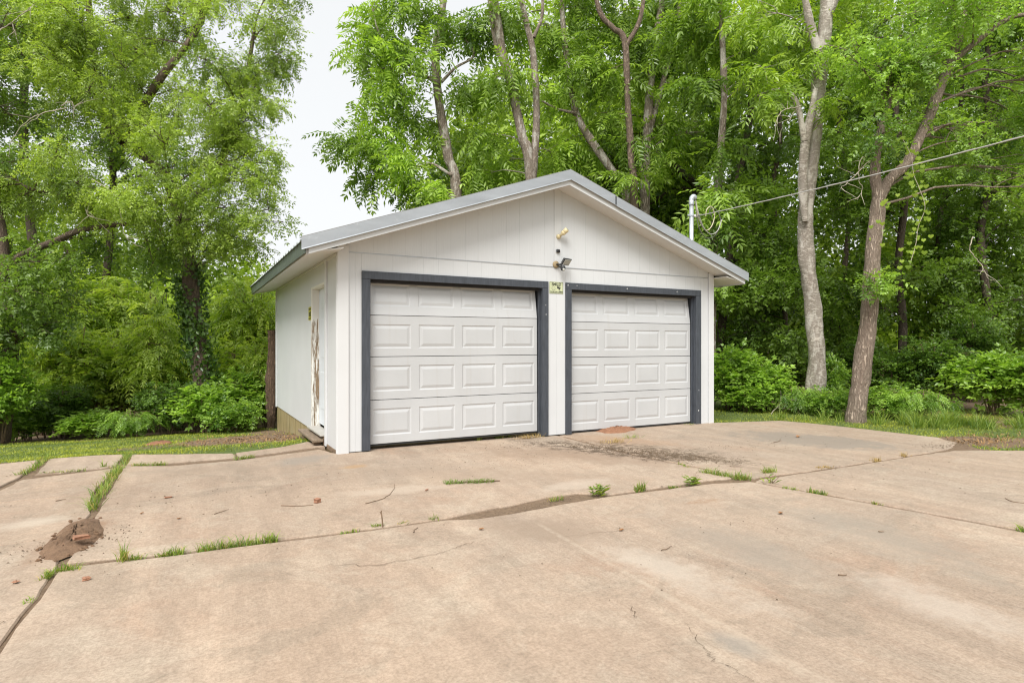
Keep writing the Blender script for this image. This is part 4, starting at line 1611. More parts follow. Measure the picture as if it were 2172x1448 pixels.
clL1 += boxclumps(rb, 60, 540, -120, 120, 11.3, 13.4, 17, .55, .8)
clL1 += boxclumps(rb, 60, 510, 120, 360, 11.0, 13.0, 19, .5, .75)
clL1 += boxclumps(rb, -100, 300, 260, 470, 10.6, 11.8, 10, .45, .7)
tree('feathery_tree', 'large feathery bright green tree left of the garage with dark forked limbs', 'trees left of the garage', skL1, clL1, 'fine', M['leaf_fine'], M['bark_l'], 1, per=60, spr=6, scale=1.15, droop=0.45, br=0.022)
# --- far-left tree with thick low limb
skL2 = [(pth(11.2, (-4, 940), (18, 800), (24, 690), (12, 590), (2, 500), (-20, 380), (-40, 200), (-60, -50)), [0.16, 0.13, 0.115, 0.11, 0.105, 0.10, 0.08, 0.06]),
        (pth(11.2, (6, 565), (60, 535), (120, 510), (172, 488), (240, 478), (330, 470, 11.8)), [0.07, 0.062, 0.058, 0.05, 0.04, 0.025])]
clL2 = boxclumps(rb, -150, 90, 20, 420, 11.0, 14.0, 14, .6, .9) + boxclumps(rb, -60, 200, 540, 700, 10.8, 12.2, 10, .45, .7) + boxclumps(rb, 120, 370, 480, 560, 11.6, 12.6, 6, .35, .5) + boxclumps(rb, -80, 100, 620, 860, 10.3, 11.2, 12, .35, .55)
tree('broadleaf_tree', 'dark green tree at the left edge with a thick low limb', 'trees left of the garage', skL2, clL2, 'small', M['leaf_fine_dark'], M['bark_l'], 2, per=52, spr=4, scale=1.25, br=0.025)
# --- trees behind the garage
GC = 'trees behind the garage roof'
C1 = [(pth(15.5, (972, 640), (968, 420), (950, 330), (932, 220), (924, 120), (942, -10), (950, -150)), [0.152, 0.132, 0.124, 0.112, 0.100, 0.088, 0.064]),
      (pth(15.4, (958, 372), (915, 348), (875, 352), (800, 322), (735, 310)), [0.044, 0.036, 0.032, 0.024, 0.016]),
      (pth(15.4, (930, 180), (870, 140), (825, 110), (800, 60), (790, 20)), [0.040, 0.032, 0.028, 0.024, 0.016]),
      (pth(15.4, (936, 175), (965, 145), (1005, 118), (985, 80)), [0.040, 0.032, 0.028, 0.020]),
      (pth(15.3, (928, 165), (880, 160), (820, 145), (762, 160)), [0.028, 0.024, 0.016, 0.010])]
c1 = [(P(x, y, d), r) for x, y, d, r in (
    (720, 290, 15.3, .38), (765, 275, 15.3, .42), (800, 255, 15.4, .34), (830, 285, 15.4, .42), (790, 320, 15.2, .4), (775, 372, 15.2, .30), (850, 370, 15.2, .42), (860, 325, 15.2, .45), (900, 420, 15.3, .35), (880, 395, 15.2, .35),
    (760, 90, 15.4, .32), (790, 65, 15.4, .38), (815, 110, 15.4, .45), (835, 160, 15.3, .42), (800, 190, 15.3, .32), (775, 120, 15.2, .28), (860, 190, 15.2, .4), (850, 85, 15.5, .45), (795, 5, 15.5, .4), (840, -10, 15.5, .5), (890, 30, 15.5, .5), (900, 120, 15.0, .4),
    (960, 60, 15.5, .5), (975, 180, 15.6, .4), (900, 260, 15.6, .42), (940, 395, 14.9, .3), (870, 240, 15.6, .4))]
tree('pinnate_tree', 'slim grey trunk left of the roof ridge with leafy boughs against the sky', GC, C1, c1, 'pinn', M['leaf_pinn'], M['bark_c'], 3, per=34, spr=4, scale=1.5, droop=0.5, br=0.02)
C2 = [(pth(15.0, (1130, 640), (1125, 380), (1107, 290), (1088, 195), (1068, 120), (1048, -10), (1035, -150)), [0.160, 0.132, 0.120, 0.112, 0.096, 0.088, 0.064]),
      (pth(15.0, (1127, 400), (1134, 330), (1138, 230), (1130, 110), (1108, 10), (1090, -120)), [0.104, 0.092, 0.088, 0.080, 0.072, 0.048]),
      (pth(15.1, (1075, 150), (1052, 90), (1040, 0), (1030, -90)), [0.080, 0.072, 0.068, 0.048]),
      (pth(15.0, (1132, 80), (1150, 30), (1150, -60)), [0.048, 0.040, 0.032])]
c2 = [(P(x, y, d + 0.35), r) for x, y, d, r in ((1010, 190, 15.6, .45), (1040, 160, 14.8, .4), (1075, 160, 14.6, .35), (1020, 290, 15.4, .5), (1000, 60, 15.5, .55), (1180, 200, 15.4, .45), (1165, 60, 15.5, .55), (1060, 20, 14.8, .45), (1010, 380, 15.8, .55), (1065, 350, 15.8, .5), (1180, 330, 15.8, .5), (1090, 60, 15.8, .5))]
tree('pinnate_tree', 'twin-stemmed grey tree rising right behind the garage ridge', GC, C2, c2, 'pinn', M['leaf_pinn'], M['bark_c'], 4, per=34, spr=4, scale=1.5, droop=0.5, br=0.02)
C3 = [(pth(15.6, (1350, 660), (1332, 430), (1300, 365), (1255, 300), (1222, 240), (1207, 160), (1195, 60), (1185, -120)), [0.136, 0.120, 0.112, 0.104, 0.092, 0.080, 0.068, 0.048]),
      (pth(15.5, (1222, 240), (1185, 232), (1150, 215)), [0.040, 0.028, 0.020])]
c3 = [(P(x, y, d + 0.35), r) for x, y, d, r in ((1215, 140, 15.0, .4), (1250, 130, 15.0, .4), (1270, 80, 15.4, .5), (1240, 20, 15.5, .5), (1270, 180, 15.6, .4), (1180, 120, 15.8, .5), (1200, -40, 15.5, .6), (1250, 330, 16.0, .45), (1200, 300, 16.0, .5), (1230, 390, 16, .45))]
tree('pinnate_tree', 'sweeping trunk curving left out of the clump right of the roof ridge', GC, C3, c3, 'pinn', M['leaf_pinn'], M['bark_c'], 5, per=34, spr=4, scale=1.5, droop=0.5, br=0.02)
C4 = [(pth(15.0, (1345, 660), (1345, 430), (1340, 340), (1332, 230), (1325, 90), (1300, 60), (1270, 20), (1255, -80)), [0.120, 0.100, 0.092, 0.080, 0.076, 0.068, 0.060, 0.040]),
      (pth(15.0, (1326, 100), (1350, 60), (1362, 20), (1375, -80)), [0.068, 0.060, 0.052, 0.040])]
c4 = [(P(x, y, d + 0.35), r) for x, y, d, r in ((1300, 150, 14.7, .4), (1330, 380, 14.6, .35), (1350, 300, 14.7, .35), (1285, 250, 15.3, .4), (1310, 30, 15.4, .55), (1280, -60, 15, .6), (1360, 170, 15.4, .45))]
tree('pinnate_tree', 'reddish brown trunk with a high fork right of the roof ridge', GC, C4, c4, 'pinn', M['leaf_pinn'], bark_mat('reddish_bark', (0.10, 0.065, 0.048), (0.36, 0.265, 0.20), (18, 18, 4), 1.0), 6, per=34, spr=4, scale=1.5, droop=0.5, br=0.02)
C5 = [(pth(15.8, (1370, 660), (1368, 430), (1372, 300), (1378, 200), (1392, 80), (1408, -20), (1415, -150)), [0.144, 0.128, 0.120, 0.112, 0.096, 0.080, 0.064]),
      (pth(15.8, (1372, 300), (1405, 180), (1435, 70), (1445, -60)), [0.080, 0.068, 0.056, 0.040])]
c5 = boxclumps(rb, 1370, 1530, -60, 330, 15.6, 17.0, 14, .45, .7)
tree('pinnate_tree', 'pale grey trunk partly hidden behind the forked reddish trunk', GC, C5, c5, 'pinn', M['leaf_pinn'], M['bark_c'], 7, per=34, spr=4, scale=1.5, droop=0.5, br=0.02)
C7 = [(pth(13.4, (1508, 700), (1512, 560), (1520, 440), (1528, 330), (1536, 200), (1532, 90), (1525, -60)), [0.104, 0.092, 0.084, 0.080, 0.072, 0.064, 0.040])]
c7 = [(P(x, y, d), r) for x, y, d, r in ((1530, 312, 12.8, .30), (1515, 400, 12.8, .26), (1555, 400, 12.8, .28), (1525, 480, 12.9, .28), (1480, 500, 13.2, .28), (1490, 90, 14.2, .5), (1575, 60, 14.1, .5), (1605, 110, 13.6, .42), (1640, 150, 12.8, .40), (1480, 180, 13.6, .45), (1585, 180, 13.9, .38), (1450, 60, 14.2, .6), (1520, -40, 13.2, .6), (1620, 20, 13.0, .5))]
tree('pinnate_tree', 'slender brown trunk just behind the service mast with fern-like fronds', GC, C7, c7, 'pinn', M['leaf_pinn'], M['bark_c'], 8, per=34, spr=4, scale=1.5, droop=0.5, br=0.02)
C6 = [(pth(17.5, (1590, 760), (1562, 600), (1540, 500), (1500, 420), (1440, 360), (1390, 310), (1370, 240)), [0.160, 0.144, 0.136, 0.128, 0.104, 0.088, 0.056]),
      (pth(17.5, (1500, 420), (1440, 400), (1380, 430), (1330, 445)), [0.080, 0.064, 0.048, 0.032]),
      (pth(17.6, (1545, 510), (1580, 430), (1570, 330), (1600, 230)), [0.096, 0.080, 0.064, 0.048])]
c6 = boxclumps(rb, 1180, 1680, 200, 560, 17.5, 20.0, 26, .6, .9)
tree('broadleaf_tree', 'dark crooked tree with black limbs behind the mast', GC, C6, c6, 'small', M['leaf_wood'], M['bark_d'], 9, per=44, spr=4, scale=1.5, br=0.03)

# --- trees on the right
GR = 'trees right of the garage'
R1 = [(pth(11.8, (1722, 885), (1732, 790), (1728, 690), (1716, 590), (1708, 500), (1714, 400), (1727, 290), (1738, 170), (1752, 40), (1764, -120)), [0.195, 0.165, 0.155, 0.15, 0.14, 0.13, 0.135, 0.135, 0.13, 0.11]),
      (pth(11.62, (1708, 470), (1703, 400), (1706, 320), (1722, 235), (1730, 190)), [0.06, 0.085, 0.085, 0.07, 0.04]),
      (pth(11.6, (1707, 300), (1688, 215), (1655, 190), (1600, 205)), [0.065, 0.05, 0.03, 0.02]),
      (pth(11.8, (1735, 110), (1718, 50), (1700, -40)), [0.09, 0.075, 0.06]),
      (pth(11.8, (1756, 30), (1785, -40), (1800, -120)), [0.10, 0.085, 0.07])]
r1 = [(P(x, y, d), r) for x, y, d, r in ((1655, 180, 11.5, .30), (1680, 160, 11.9, .24), (1620, 140, 11.5, .35), (1700, 110, 12.4, .30), (1690, 50, 12.5, .4), (1635, 60, 11.8, .42), (1748, 205, 11.4, .10), (1738, 110, 11.5, .10), (1620, 210, 11.4, .25), (1580, 30, 11.8, .5), (1660, -30, 12.2, .6), (1820, -20, 12.6, .6))]
tree('pale_tree', 'pale grey smooth-barked tree leaning slightly on the lawn edge', GR, R1, r1, 'pinn', leaf_mat('leaf_r1', (0.09, 0.17, 0.022), (0.30, 0.43, 0.055)), M['bark_r1'], 10, per=34, spr=3, scale=1.15, droop=0.7, br=0.02, sides=18, knob=0.06)
R2 = [(pth(10.3, (1813, 902), (1822, 830), (1834, 740), (1846, 640), (1850, 560), (1860, 460), (1866, 405)), [0.155, 0.145, 0.138, 0.135, 0.125, 0.115, 0.11]),
      (pth(10.3, (1864, 420), (1856, 370), (1862, 310), (1876, 250), (1898, 190)), [0.095, 0.08, 0.065, 0.05, 0.03]),
      (pth(10.3, (1866, 415), (1888, 380), (1922, 348), (1952, 290), (1985, 210, 10.6), (2030, 90, 10.8), (2065, -30, 11)), [0.095, 0.085, 0.08, 0.08, 0.085, 0.075, 0.06]),
      (pth(10.7, (2010, 140), (2070, 90), (2140, 40), (2200, 30)), [0.055, 0.045, 0.04, 0.03])]
r2 = boxclumps(rb, 1820, 2260, -80, 200, 9.6, 12.0, 20, .45, .7) + boxclumps(rb, 1960, 2260, 200, 420, 10.2, 12.5, 11, .45, .7) + [(P(1860, 590, 10.0), .20), (P(1885, 600, 10.0), .18), (P(1838, 605, 10.0), .16)] + boxclumps(rb, 1790, 1960, 60, 290, 9.9, 11.5, 13, .35, .55)
tree('forked_tree', 'brown furrowed tree forking in a Y above the overhead cable', GR, R2, r2, 'small', M['leaf_shrub'], M['bark_r2'], 11, per=58, spr=4, scale=1.15, br=0.02, sides=18, knob=0.05)
TRUNKS = [
    (14.5, [(1545, 900), (1530, 720), (1548, 560), (1560, 420), (1590, 250), (1600, 60)], .16, 'dark leaning trunk just past the right eave corner', (1480, 1700, 380, 640), 14),
    (14.8, [(1905, 900), (1915, 700), (1905, 560), (1920, 400), (1900, 210), (1935, 60), (1950, -60)], .14, 'dim trunk showing behind the forked brown tree', (1780, 1990, 150, 480), 16),
    (15.5, [(2090, 900), (2100, 700), (2080, 500), (2110, 330), (2090, 160), (2120, -20)], .15, 'dark trunk deep in the wood near the right edge', (2000, 2250, 120, 560), 18),
    (14.2, [(1660, 890), (1668, 720), (1655, 560), (1640, 400), (1655, 280), (1640, 60)], .10, 'thin dark trunk left of the pale leaning tree', (1560, 1720, 330, 640), 12),
    (17.0, [(1790, 880), (1785, 650), (1800, 450), (1780, 250), (1800, 30)], .12, 'thin shaded trunk between the pale and the forked trees', (1720, 1880, 30, 560), 16),
    (16.5, [(2000, 890), (2010, 700), (1990, 500), (2030, 300), (2050, 50)], .11, 'slim shaded trunk behind the cable on the right', (1930, 2120, 330, 640), 12),
    (16.0, [(2230, 890), (2215, 640), (2220, 300), (2200, -40)], .15, 'outermost shaded tree filling the right edge of the wood', (2100, 2330, -60, 560), 16)]
for i, (dep, pts_, r_, lab, bx, nc) in enumerate(TRUNKS):
    sk_ = [(pth(dep, *pts_), list(np.linspace(r_ * .7, r_ * 0.4, len(pts_))))]
    cl_ = boxclumps(rb, bx[0], bx[1], bx[2], bx[3], dep - 1.2, dep + 1.6, nc, .55, .85)
    cl_ += boxclumps(rb, bx[0], bx[1], -60, bx[2] + 60, dep - 0.5, dep + 2.0, 5, .6, .9)
    cl_ += boxclumps(rb, bx[0], bx[1], 560, 800, dep - 1.6, dep + 0.6, 7, .45, .7)
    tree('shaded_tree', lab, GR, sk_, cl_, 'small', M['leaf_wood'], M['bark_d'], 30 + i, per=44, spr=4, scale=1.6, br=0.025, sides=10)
# --- trees far left, behind the bushes
for i, (dep, pts_, r_, lab, bx, nc) in enumerate([
        (19.0, [(60, 880), (75, 600), (50, 300), (60, 20)], .18, 'tall dark tree behind the top left corner foliage', (-120, 150, -60, 420), 20),
        (21.0, [(210, 880), (220, 640), (240, 420), (230, 200)], .16, 'distant tree behind the feathery crown', (120, 420, 60, 460), 18)]):
    sk_ = [(pth(dep, *pts_), list(np.linspace(r_, r_ * 0.5, len(pts_))))]
    tree('shaded_tree', lab, 'trees left of the garage', sk_, boxclumps(rb, *bx, dep - 1.5, dep + 1.5, nc, .8, 1.15), 'small', M['leaf_fine_dark'], M['bark_d'], 50 + i, per=34, spr=4, scale=1.8, br=0.03, sides=8)

# --- the wood beyond, one mass of leaves
rf = np.random.default_rng(404)


def mass(n, x0, x1, d0, d1, ztop, zlow=0.0):
    px = rf.uniform(x0, x1, n)
    dep = rf.uniform(d0, d1, n)
    q = np.array([P(a, 0, b) for a, b in zip(px, dep)])
    top = np.interp(px, *ztop)
    lump = 1 + 0.16 * np.sin(px * 0.021 + dep) + 0.10 * np.sin(px * 0.053 + 2 * dep)
    q[:, 2] = zlow - 0.6 + (top * lump - zlow) * rf.random(n) ** 0.8
    cl = np.sin(q[:, 0] * 1.7) * np.sin(q[:, 1] * 1.5 + 1) * np.sin(q[:, 2] * 1.9 + q[:, 0])
    keep = cl + rf.normal(0, .35, n) > -0.12
    return q[keep]


pm = np.vstack([mass(9000, 1480, 2450, 16.5, 19, ([1480, 2450], [4.2, 4.5])), mass(5000, -250, 560, 18, 21, ([-250, 560], [3.2, 3.0])),
                mass(6000, 930, 1480, 17.5, 20, ([930, 1480], [7.5, 8.5]), 3.0),
                mass(15000, -250, 760, 21, 27, ([-250, 300, 480, 560, 700, 760], [8.5, 6.5, 5.2, 4.4, 4.0, 4.0])),
                mass(13000, 860, 1350, 20, 26, ([860, 930, 1000, 1120, 1350], [5.0, 8.0, 11.0, 12.5, 14])),
                mass(20000, 1350, 2450, 18.5, 24, ([1350, 1600, 2450], [15, 15, 14]))])
dd_ = rf.normal(0, 1, pm.shape); dd_[:, 2] -= .3
tt_ = np.clip(0.5 + 0.35 * np.sin(pm[:, 0] * .9) * np.sin(pm[:, 1] * .8) + rf.normal(0, .2, len(pm)), 0, 1)
v, f, t_ = sprays('far', pm, dd_, rf, 1.25, 0.3, tt_)
TRIS += len(f)
tag(link('woodland', mesh_np('woodland', v, f, False, t_), M['leaf_far']), 'mass of distant woodland foliage behind the garage and the yard', 'woodland', kind='stuff')

# --- shrubs: prototypes, then copies of stems and foliage


def shrub_proto(kind, lmat, h, rx, seed, nstem=9, tips=120, spr=5, scale=1.0, droop=0.2, hollow=0.0):
    rg = np.random.default_rng(seed)
    tub = Tubes()
    PP, DD, TT = [], [], []
    for s_ in range(nstem):
        a = rg.uniform(0, 6.283)
        rr_ = rx * rg.uniform(0.05, 0.5)
        top = np.array([math.cos(a) * rr_, math.sin(a) * rr_, h * rg.uniform(0.55, 0.85)])
        base = np.array([math.cos(a), math.sin(a), 0]) * rg.uniform(0, 0.15) * rx
        base[2] = -0.05
        stem = branch_curve(base, top, rg, 8, 0.10, 0.0)
        tub.add(stem, np.linspace(0.016, 0.007, 8) * (0.6 + h * 0.28), 5)
        ct = rg.random()
        for k in range(tips // nstem):
            e = unit(rg.normal(0, 1, 3)) * np.array([rx * .62, rx * .62, h * 0.32]) * rg.uniform(0.4, 1.0) ** 0.5
            tip = top * np.array([1, 1, 0.80]) + e
            lo = h * (0.06 + hollow)
            if tip[2] < lo: tip[2] = lo + abs(rg.normal(0, 0.1 * h))
            st = stem[rg.integers(3, 8)]
            tw = branch_curve(st, tip, rg, 5, 0.12, 0.08)
            if rg.random() < 0.6: tub.add(tw, np.linspace(0.006, 0.002, 5) * (0.6 + h * 0.2), 3)
            dirn = unit(tw[-1] - tw[-2])
            for j in range(spr):
                i_ = rg.uniform(0.3, 1.0) * 4
                i0 = min(3, int(i_)); q = tw[i0] + (tw[i0 + 1] - tw[i0]) * (i_ - i0)
                dv_ = dirn * 0.6 + unit(rg.normal(0, 1, 3)) * 0.8
                dv_[2] = dv_[2] * 0.45 - droop
                PP.append(q + rg.normal(0, .02, 3)); DD.append(dv_); TT.append(0.4 * ct + 0.6 * rg.random())
    v, f, t_ = sprays(kind, np.array(PP), np.array(DD), rg, scale, 0.25, np.array(TT), 0.22)
    fm = mesh_np('foliage', v, f, False, t_)
    fm.materials.append(lmat)
    sm_ = tub.mesh('stems')
    sm_.materials.append(M['stick'])
    global TRIS
    TRIS += len(f)
    return fm, sm_


PROTO = {
    'ovate': shrub_proto('ovate', M['leaf_shrub'], 1.5, 0.75, 201, 9, 120, 5, 1.3, 0.0),
    'ovate2': shrub_proto('ovate', M['leaf_shrub'], 1.3, 0.8, 202, 10, 120, 5, 1.2, 0.05),
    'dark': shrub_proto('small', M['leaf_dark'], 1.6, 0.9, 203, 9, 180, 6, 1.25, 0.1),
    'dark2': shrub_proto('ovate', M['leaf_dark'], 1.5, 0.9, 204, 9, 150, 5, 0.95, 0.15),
    'sumac': shrub_proto('pinn', M['leaf_sun'], 3.6, 1.5, 205, 10, 200, 4, 1.3, 0.05, 0.28),
    'sumac2': shrub_proto('pinn', M['leaf_sun'], 3.4, 1.6, 206, 11, 200, 4, 1.25, 0.05, 0.25),
    'bush': shrub_proto('ovate', M['leaf_sun'], 3.2, 1.5, 207, 11, 220, 5, 1.75, 0.0, 0.22),
    'bushd': shrub_proto('ovate', M['leaf_shrub'], 2.6, 1.3, 208, 10, 200, 5, 1.6, 0.0, 0.15),
    'low': shrub_proto('pinn', M['leaf_shrub'], 0.9, 0.8, 209, 9, 80, 4, 0.62, 0.25),
    'low2': shrub_proto('small', M['leaf_shrub'], 0.8, 0.8, 210, 9, 130, 5, 1.1, 0.1),
}
rp = np.random.default_rng(3)


def shrub(kind, px, base_py, dep, hscale, wscale, label, group, name='shrub', z=None):
    q = P(px, base_py, dep)
    zz = float(gz(q[0], q[1])) if z is None else z
    o = empty(name, (q[0], q[1], zz - 0.02), label, 'shrub', group, rz=rp.uniform(0, 6.28))
    fm, sm_ = PROTO[kind]
    for nm, me in (('stems', sm_), ('foliage', fm)):
        c = bpy.data.objects.new(nm, me)
        COL.objects.link(c)
        c.parent = o
        c.scale = (wscale, wscale, hscale)
    return o


GL = 'bushes along the left lawn edge'
for a in (
    ('sumac', 190, 900, 15.6, 1.2, 1.1, 'tall yellow-green sumac left of the ivy-covered trunk, palest of the bushes'),
    ('sumac2', 325, 900, 16.6, 1.35, 1.1, 'tall bright sumac clump directly left of the ivy-covered trunk'),
    ('sumac', 520, 900, 16.5, 1.2, 1.0, 'bright sumac between the ivy-covered trunk and the garage eave'),
    ('bush', 90, 905, 14.6, 0.9, 0.95, 'broad leafy bush right of the tree at the left edge'),
    ('bush', 255, 905, 14.0, 0.78, 1.0, 'rounded bush over the dark hollow with bare stems'),
    ('bushd', 375, 905, 14.4, 0.85, 0.9, 'mid-green bush touching the left side of the ivy-covered trunk'),
    ('bush', 490, 905, 14.8, 0.7, 0.8, 'light leafy bush just right of the ivy-covered trunk'),
    ('sumac2', 420, 900, 18.5, 1.1, 1.1, 'pale sumac farther back behind the ivy-covered trunk'),
    ('bushd', -8, 925, 10.9, 0.72, 0.55, 'dense green bush against the tree at the left edge'),
    ('sumac2', 150, 905, 13.4, 0.85, 0.75, 'bright leafy sumac in the front row near the tree at the left edge'),
    ('sumac', 330, 905, 13.6, 0.80, 0.70, 'pale fronded sumac in the front row before the ivy-covered trunk'),
    ('dark', 130, 925, 12.4, 0.75, 0.8, 'low dark bush in front of the lawn-edge hollow on the left'),
    ('ovate2', 25, 930, 11.8, 0.55, 0.7, 'small bright shrub at the foot of the tree at the left edge'),
    ('dark', 95, 925, 13.0, 0.7, 0.85, 'shaded shrub behind the low dark-leaved one near the left edge'),
    ('dark2', 60, 930, 12.0, 0.6, 0.75, 'low dark-leaved shrub at the lawn edge by the leftmost trunk'),
    ('ovate2', 200, 925, 11.9, 0.45, 0.75, 'small leafy shrub at the lawn edge below the dark hollow'),
    ('low', 290, 920, 11.8, 0.75, 0.85, 'low ferny sprout with drooping fronds at the middle of the left lawn edge'),
    ('dark', 360, 920, 12.4, 0.75, 0.75, 'dark bushy shrub at the foot of the ivy-covered trunk'),
    ('ovate2', 440, 918, 12.2, 0.85, 0.9, 'green shrub in front of the ivy-covered trunk base'),
    ('bushd', 520, 912, 13.2, 0.55, 0.7, 'leafy shrub left of the rotted post'),
    ('low2', 500, 915, 12.0, 0.9, 0.9, 'low weedy bush beside the bare dirt near the rotted post')):
    shrub(a[0], a[1], a[2], a[3], a[4], a[5], a[6], GL)
shrub('sumac', 566, 900, 13.4, 0.62, 0.42, 'young sumac with long fronds crowding the rotted post', GL)
shrub('bush', 640, 900, 22, 1.25, 1.2, 'distant bush peeping over the left eave', GL)
GS = 'undergrowth right of the garage'
for a in (
    ('ovate', 1548, 885, 12.3, 0.95, 0.85, 'light green leafy shrub against the right garage corner'),
    ('ovate2', 1625, 885, 12.2, 0.80, 0.85, 'rounded leafy shrub between the garage corner and the pale tree'),
    ('ovate2', 1585, 888, 11.8, 0.45, 0.7, 'low leafy shrub at the grass edge just right of the garage'),
    ('low', 1690, 885, 11.6, 0.75, 0.7, 'low ferny shrub at the left foot of the pale tree'),
    ('ovate', 1768, 885, 11.9, 0.82, 0.42, 'narrow upright sapling between the pale and the forked trunks'),
    ('low2', 1755, 890, 11.2, 0.7, 0.75, 'low weedy shrub in front of the pale tree base'),
    ('dark2', 1900, 885, 12.8, 0.85, 0.85, 'dark shrub behind the forked brown tree'),
    ('low2', 1895, 895, 11.0, 0.8, 0.9, 'low leafy shrub just right of the forked tree base'),
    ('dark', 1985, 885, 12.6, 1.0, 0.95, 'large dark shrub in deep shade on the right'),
    ('ovate2', 2110, 885, 11.4, 1.0, 0.95, 'tall leafy bramble with big round leaves near the right edge'),
    ('ovate', 2180, 890, 11.0, 0.85, 0.85, 'leafy shrub cut off by the right edge of the picture'),
    ('dark', 1830, 880, 14.0, 1.0, 0.95, 'shaded shrub seen between the two near trunks'),
    ('dark2', 1700, 880, 14.0, 1.1, 0.95, 'shaded shrub behind the pale tree'),
    ('dark', 2060, 885, 14.0, 1.35, 1.05, 'tall shaded shrub behind the bramble'),
    ('low', 1960, 897, 10.6, 0.7, 0.75, 'low ferny patch behind the long grass on the right')):
    shrub(a[0], a[1], a[2], a[3], a[4], a[5], a[6], GS)

# --- ivy up the left tree trunk
ri = np.random.default_rng(15)
sk = smooth_path(skL1[0][0], 10)
sel = sk[(sk[:, 2] > 0.2) & (sk[:, 2] < 3.0)]
n = 750
c = sel[ri.integers(0, len(sel), n)] + np.array([0, 0, 1]) * ri.normal(0, .1, (n, 1))
a = ri.uniform(0, 6.283, n)
out = np.stack([np.cos(a), np.sin(a), ri.normal(0, .2, n)], 1)
rad_ = 0.14 + np.abs(ri.normal(0, 0.08, n)) * (0.6 + 0.8 * np.abs(np.sin(c[:, 2] * 2.2)))
keep = (np.sin(c[:, 2] * 2.4 + a) + ri.normal(0, .5, n)) > -0.25
pos_ = (c + out * rad_[:, None])[keep]
v, f, t_ = sprays('ivy', pos_, out[keep] + np.array([0, 0, -0.4]), ri, 1.0, 0.3)
iv = empty('ivy', skL1[0][0][0] * np.array([1, 1, 0]) + np.array([0, 0, -.4]), 'dark ivy climbing the trunk of the feathery tree', 'ivy')
link('leaves', mesh_np('leaves', v, f, False, t_), M['leaf_ivy'], iv)

# --- vine with heart-shaped leaves on the forked tree
vp = smooth_path(pth(10.0, (1912, 290), (1932, 330), (1938, 370), (1950, 400), (1962, 440), (1948, 480), (1942, 520), (1930, 560)), 8)
vine = empty('hanging_vine', vp[0], 'hanging vine of bright heart-shaped leaves beside the forked trunk', 'vine')
Tb = Tubes(); Tb.add(vp, np.full(len(vp), 0.005), 4)
vp2 = smooth_path(pth(10.05, (1868, 405), (1866, 440), (1872, 480), (1870, 510)), 8)
Tb.add(vp2, np.full(len(vp2), 0.005), 4)
link('vine_stem', Tb.mesh('vine_stem'), M['deadwood'], vine)
rvv = np.random.default_rng(8)
V_, T_, K_ = [], [], []
vpa = np.vstack([vp, vp[::2], vp2[::2]])
for q in vpa:
    cpt = q + rvv.normal(0, 0.09, 3) * np.array([1, 1, .6])
    nrm = unit(CAM * np.array([1, 1, 1]) - cpt + rvv.normal(0, 2.5, 3))
    sd_ = unit(np.cross(nrm, [0, 0, 1])); up_ = np.cross(sd_, nrm)
    s_ = rvv.uniform(.022, .045)
    out_ = [(0, .35), (.4, .62), (.85, .5), (1, .05), (.7, -.5), (0, -1.05), (-.7, -.5), (-1, .05), (-.85, .5), (-.4, .62)]
    b = len(V_)
    V_.append(cpt + nrm * 0.004); V_ += [cpt + (sd_ * x + up_ * y) * s_ for x, y in out_]
    K_ += [rvv.random()] * 11
    T_ += [(b, b + 1 + i, b + 1 + (i + 1) % 10) for i in range(10)]
link('vine_leaves', mesh_np('vine_leaves', np.array(V_), np.array(T_), False, K_), M['leaf_vine'], vine)

# --- dead twigs hanging in the left tree and on the right


def dead_twig(label, dep, seed, *paths):
    rg = np.random.default_rng(seed)
    tb = Tubes()
    for pts_ in paths:
        p = smooth_path(pth(dep, *pts_), 6)
        p += rg.normal(0, .006, p.shape)
        tb.add(p, np.linspace(0.010, 0.003, len(p)), 5)
        for k in range(4):
            i = rg.integers(len(p) // 4, len(p) - 1)
            e = p[i] + rg.normal(0, .22, 3) + np.array([0, 0, -.08])
            q = branch_curve(p[i], e, rg, 5, .15, 0)
            tb.add(q, np.linspace(.006, .002, 5), 4)
    o = empty('dead_branch', pth(dep, paths[0][0])[0], label, 'branch', 'bare dead branches')
    link('wood', tb.mesh('wood'), M['deadwood'], o)


dead_twig('bare pale branch drooping low in the feathery tree', 10.7, 1, [(195, 380), (240, 410), (255, 450), (265, 500), (290, 520)], [(180, 420), (185, 455), (210, 465)])
dead_twig('bare pale branch high at the left edge of the feathery tree', 10.6, 2, [(0, 65), (30, 45), (60, 20), (75, 10)], [(25, 50), (35, 75)])
dead_twig('bare pale twigs at the left edge under the crown', 10.6, 3, [(140, 230), (90, 240), (50, 265), (25, 300), (18, 335)], [(130, 225), (150, 215), (160, 235)])
dead_twig('bare curling twig hanging between the pale and the forked trees', 11.0, 4, [(1700, 225), (1660, 235), (1648, 260), (1655, 300)], [(1690, 230), (1672, 260)])
dead_twig('bare twigs hanging left of the fork of the brown tree', 10.2, 5, [(1850, 325), (1825, 340), (1822, 380), (1830, 400), (1818, 425)], [(1845, 340), (1800, 385), (1780, 400)])
dead_twig('bare twig dangling in front of the dark wood on the right', 10.5, 6, [(2065, 500), (2058, 530), (2080, 560), (2095, 590), (2110, 595)])
dead_twig('fallen pale branch leaning in the shrubs right of the garage', 11.4, 7, [(1632, 883), (1650, 860), (1668, 845)])

# --- lawn
rl = np.random.default_rng(63)


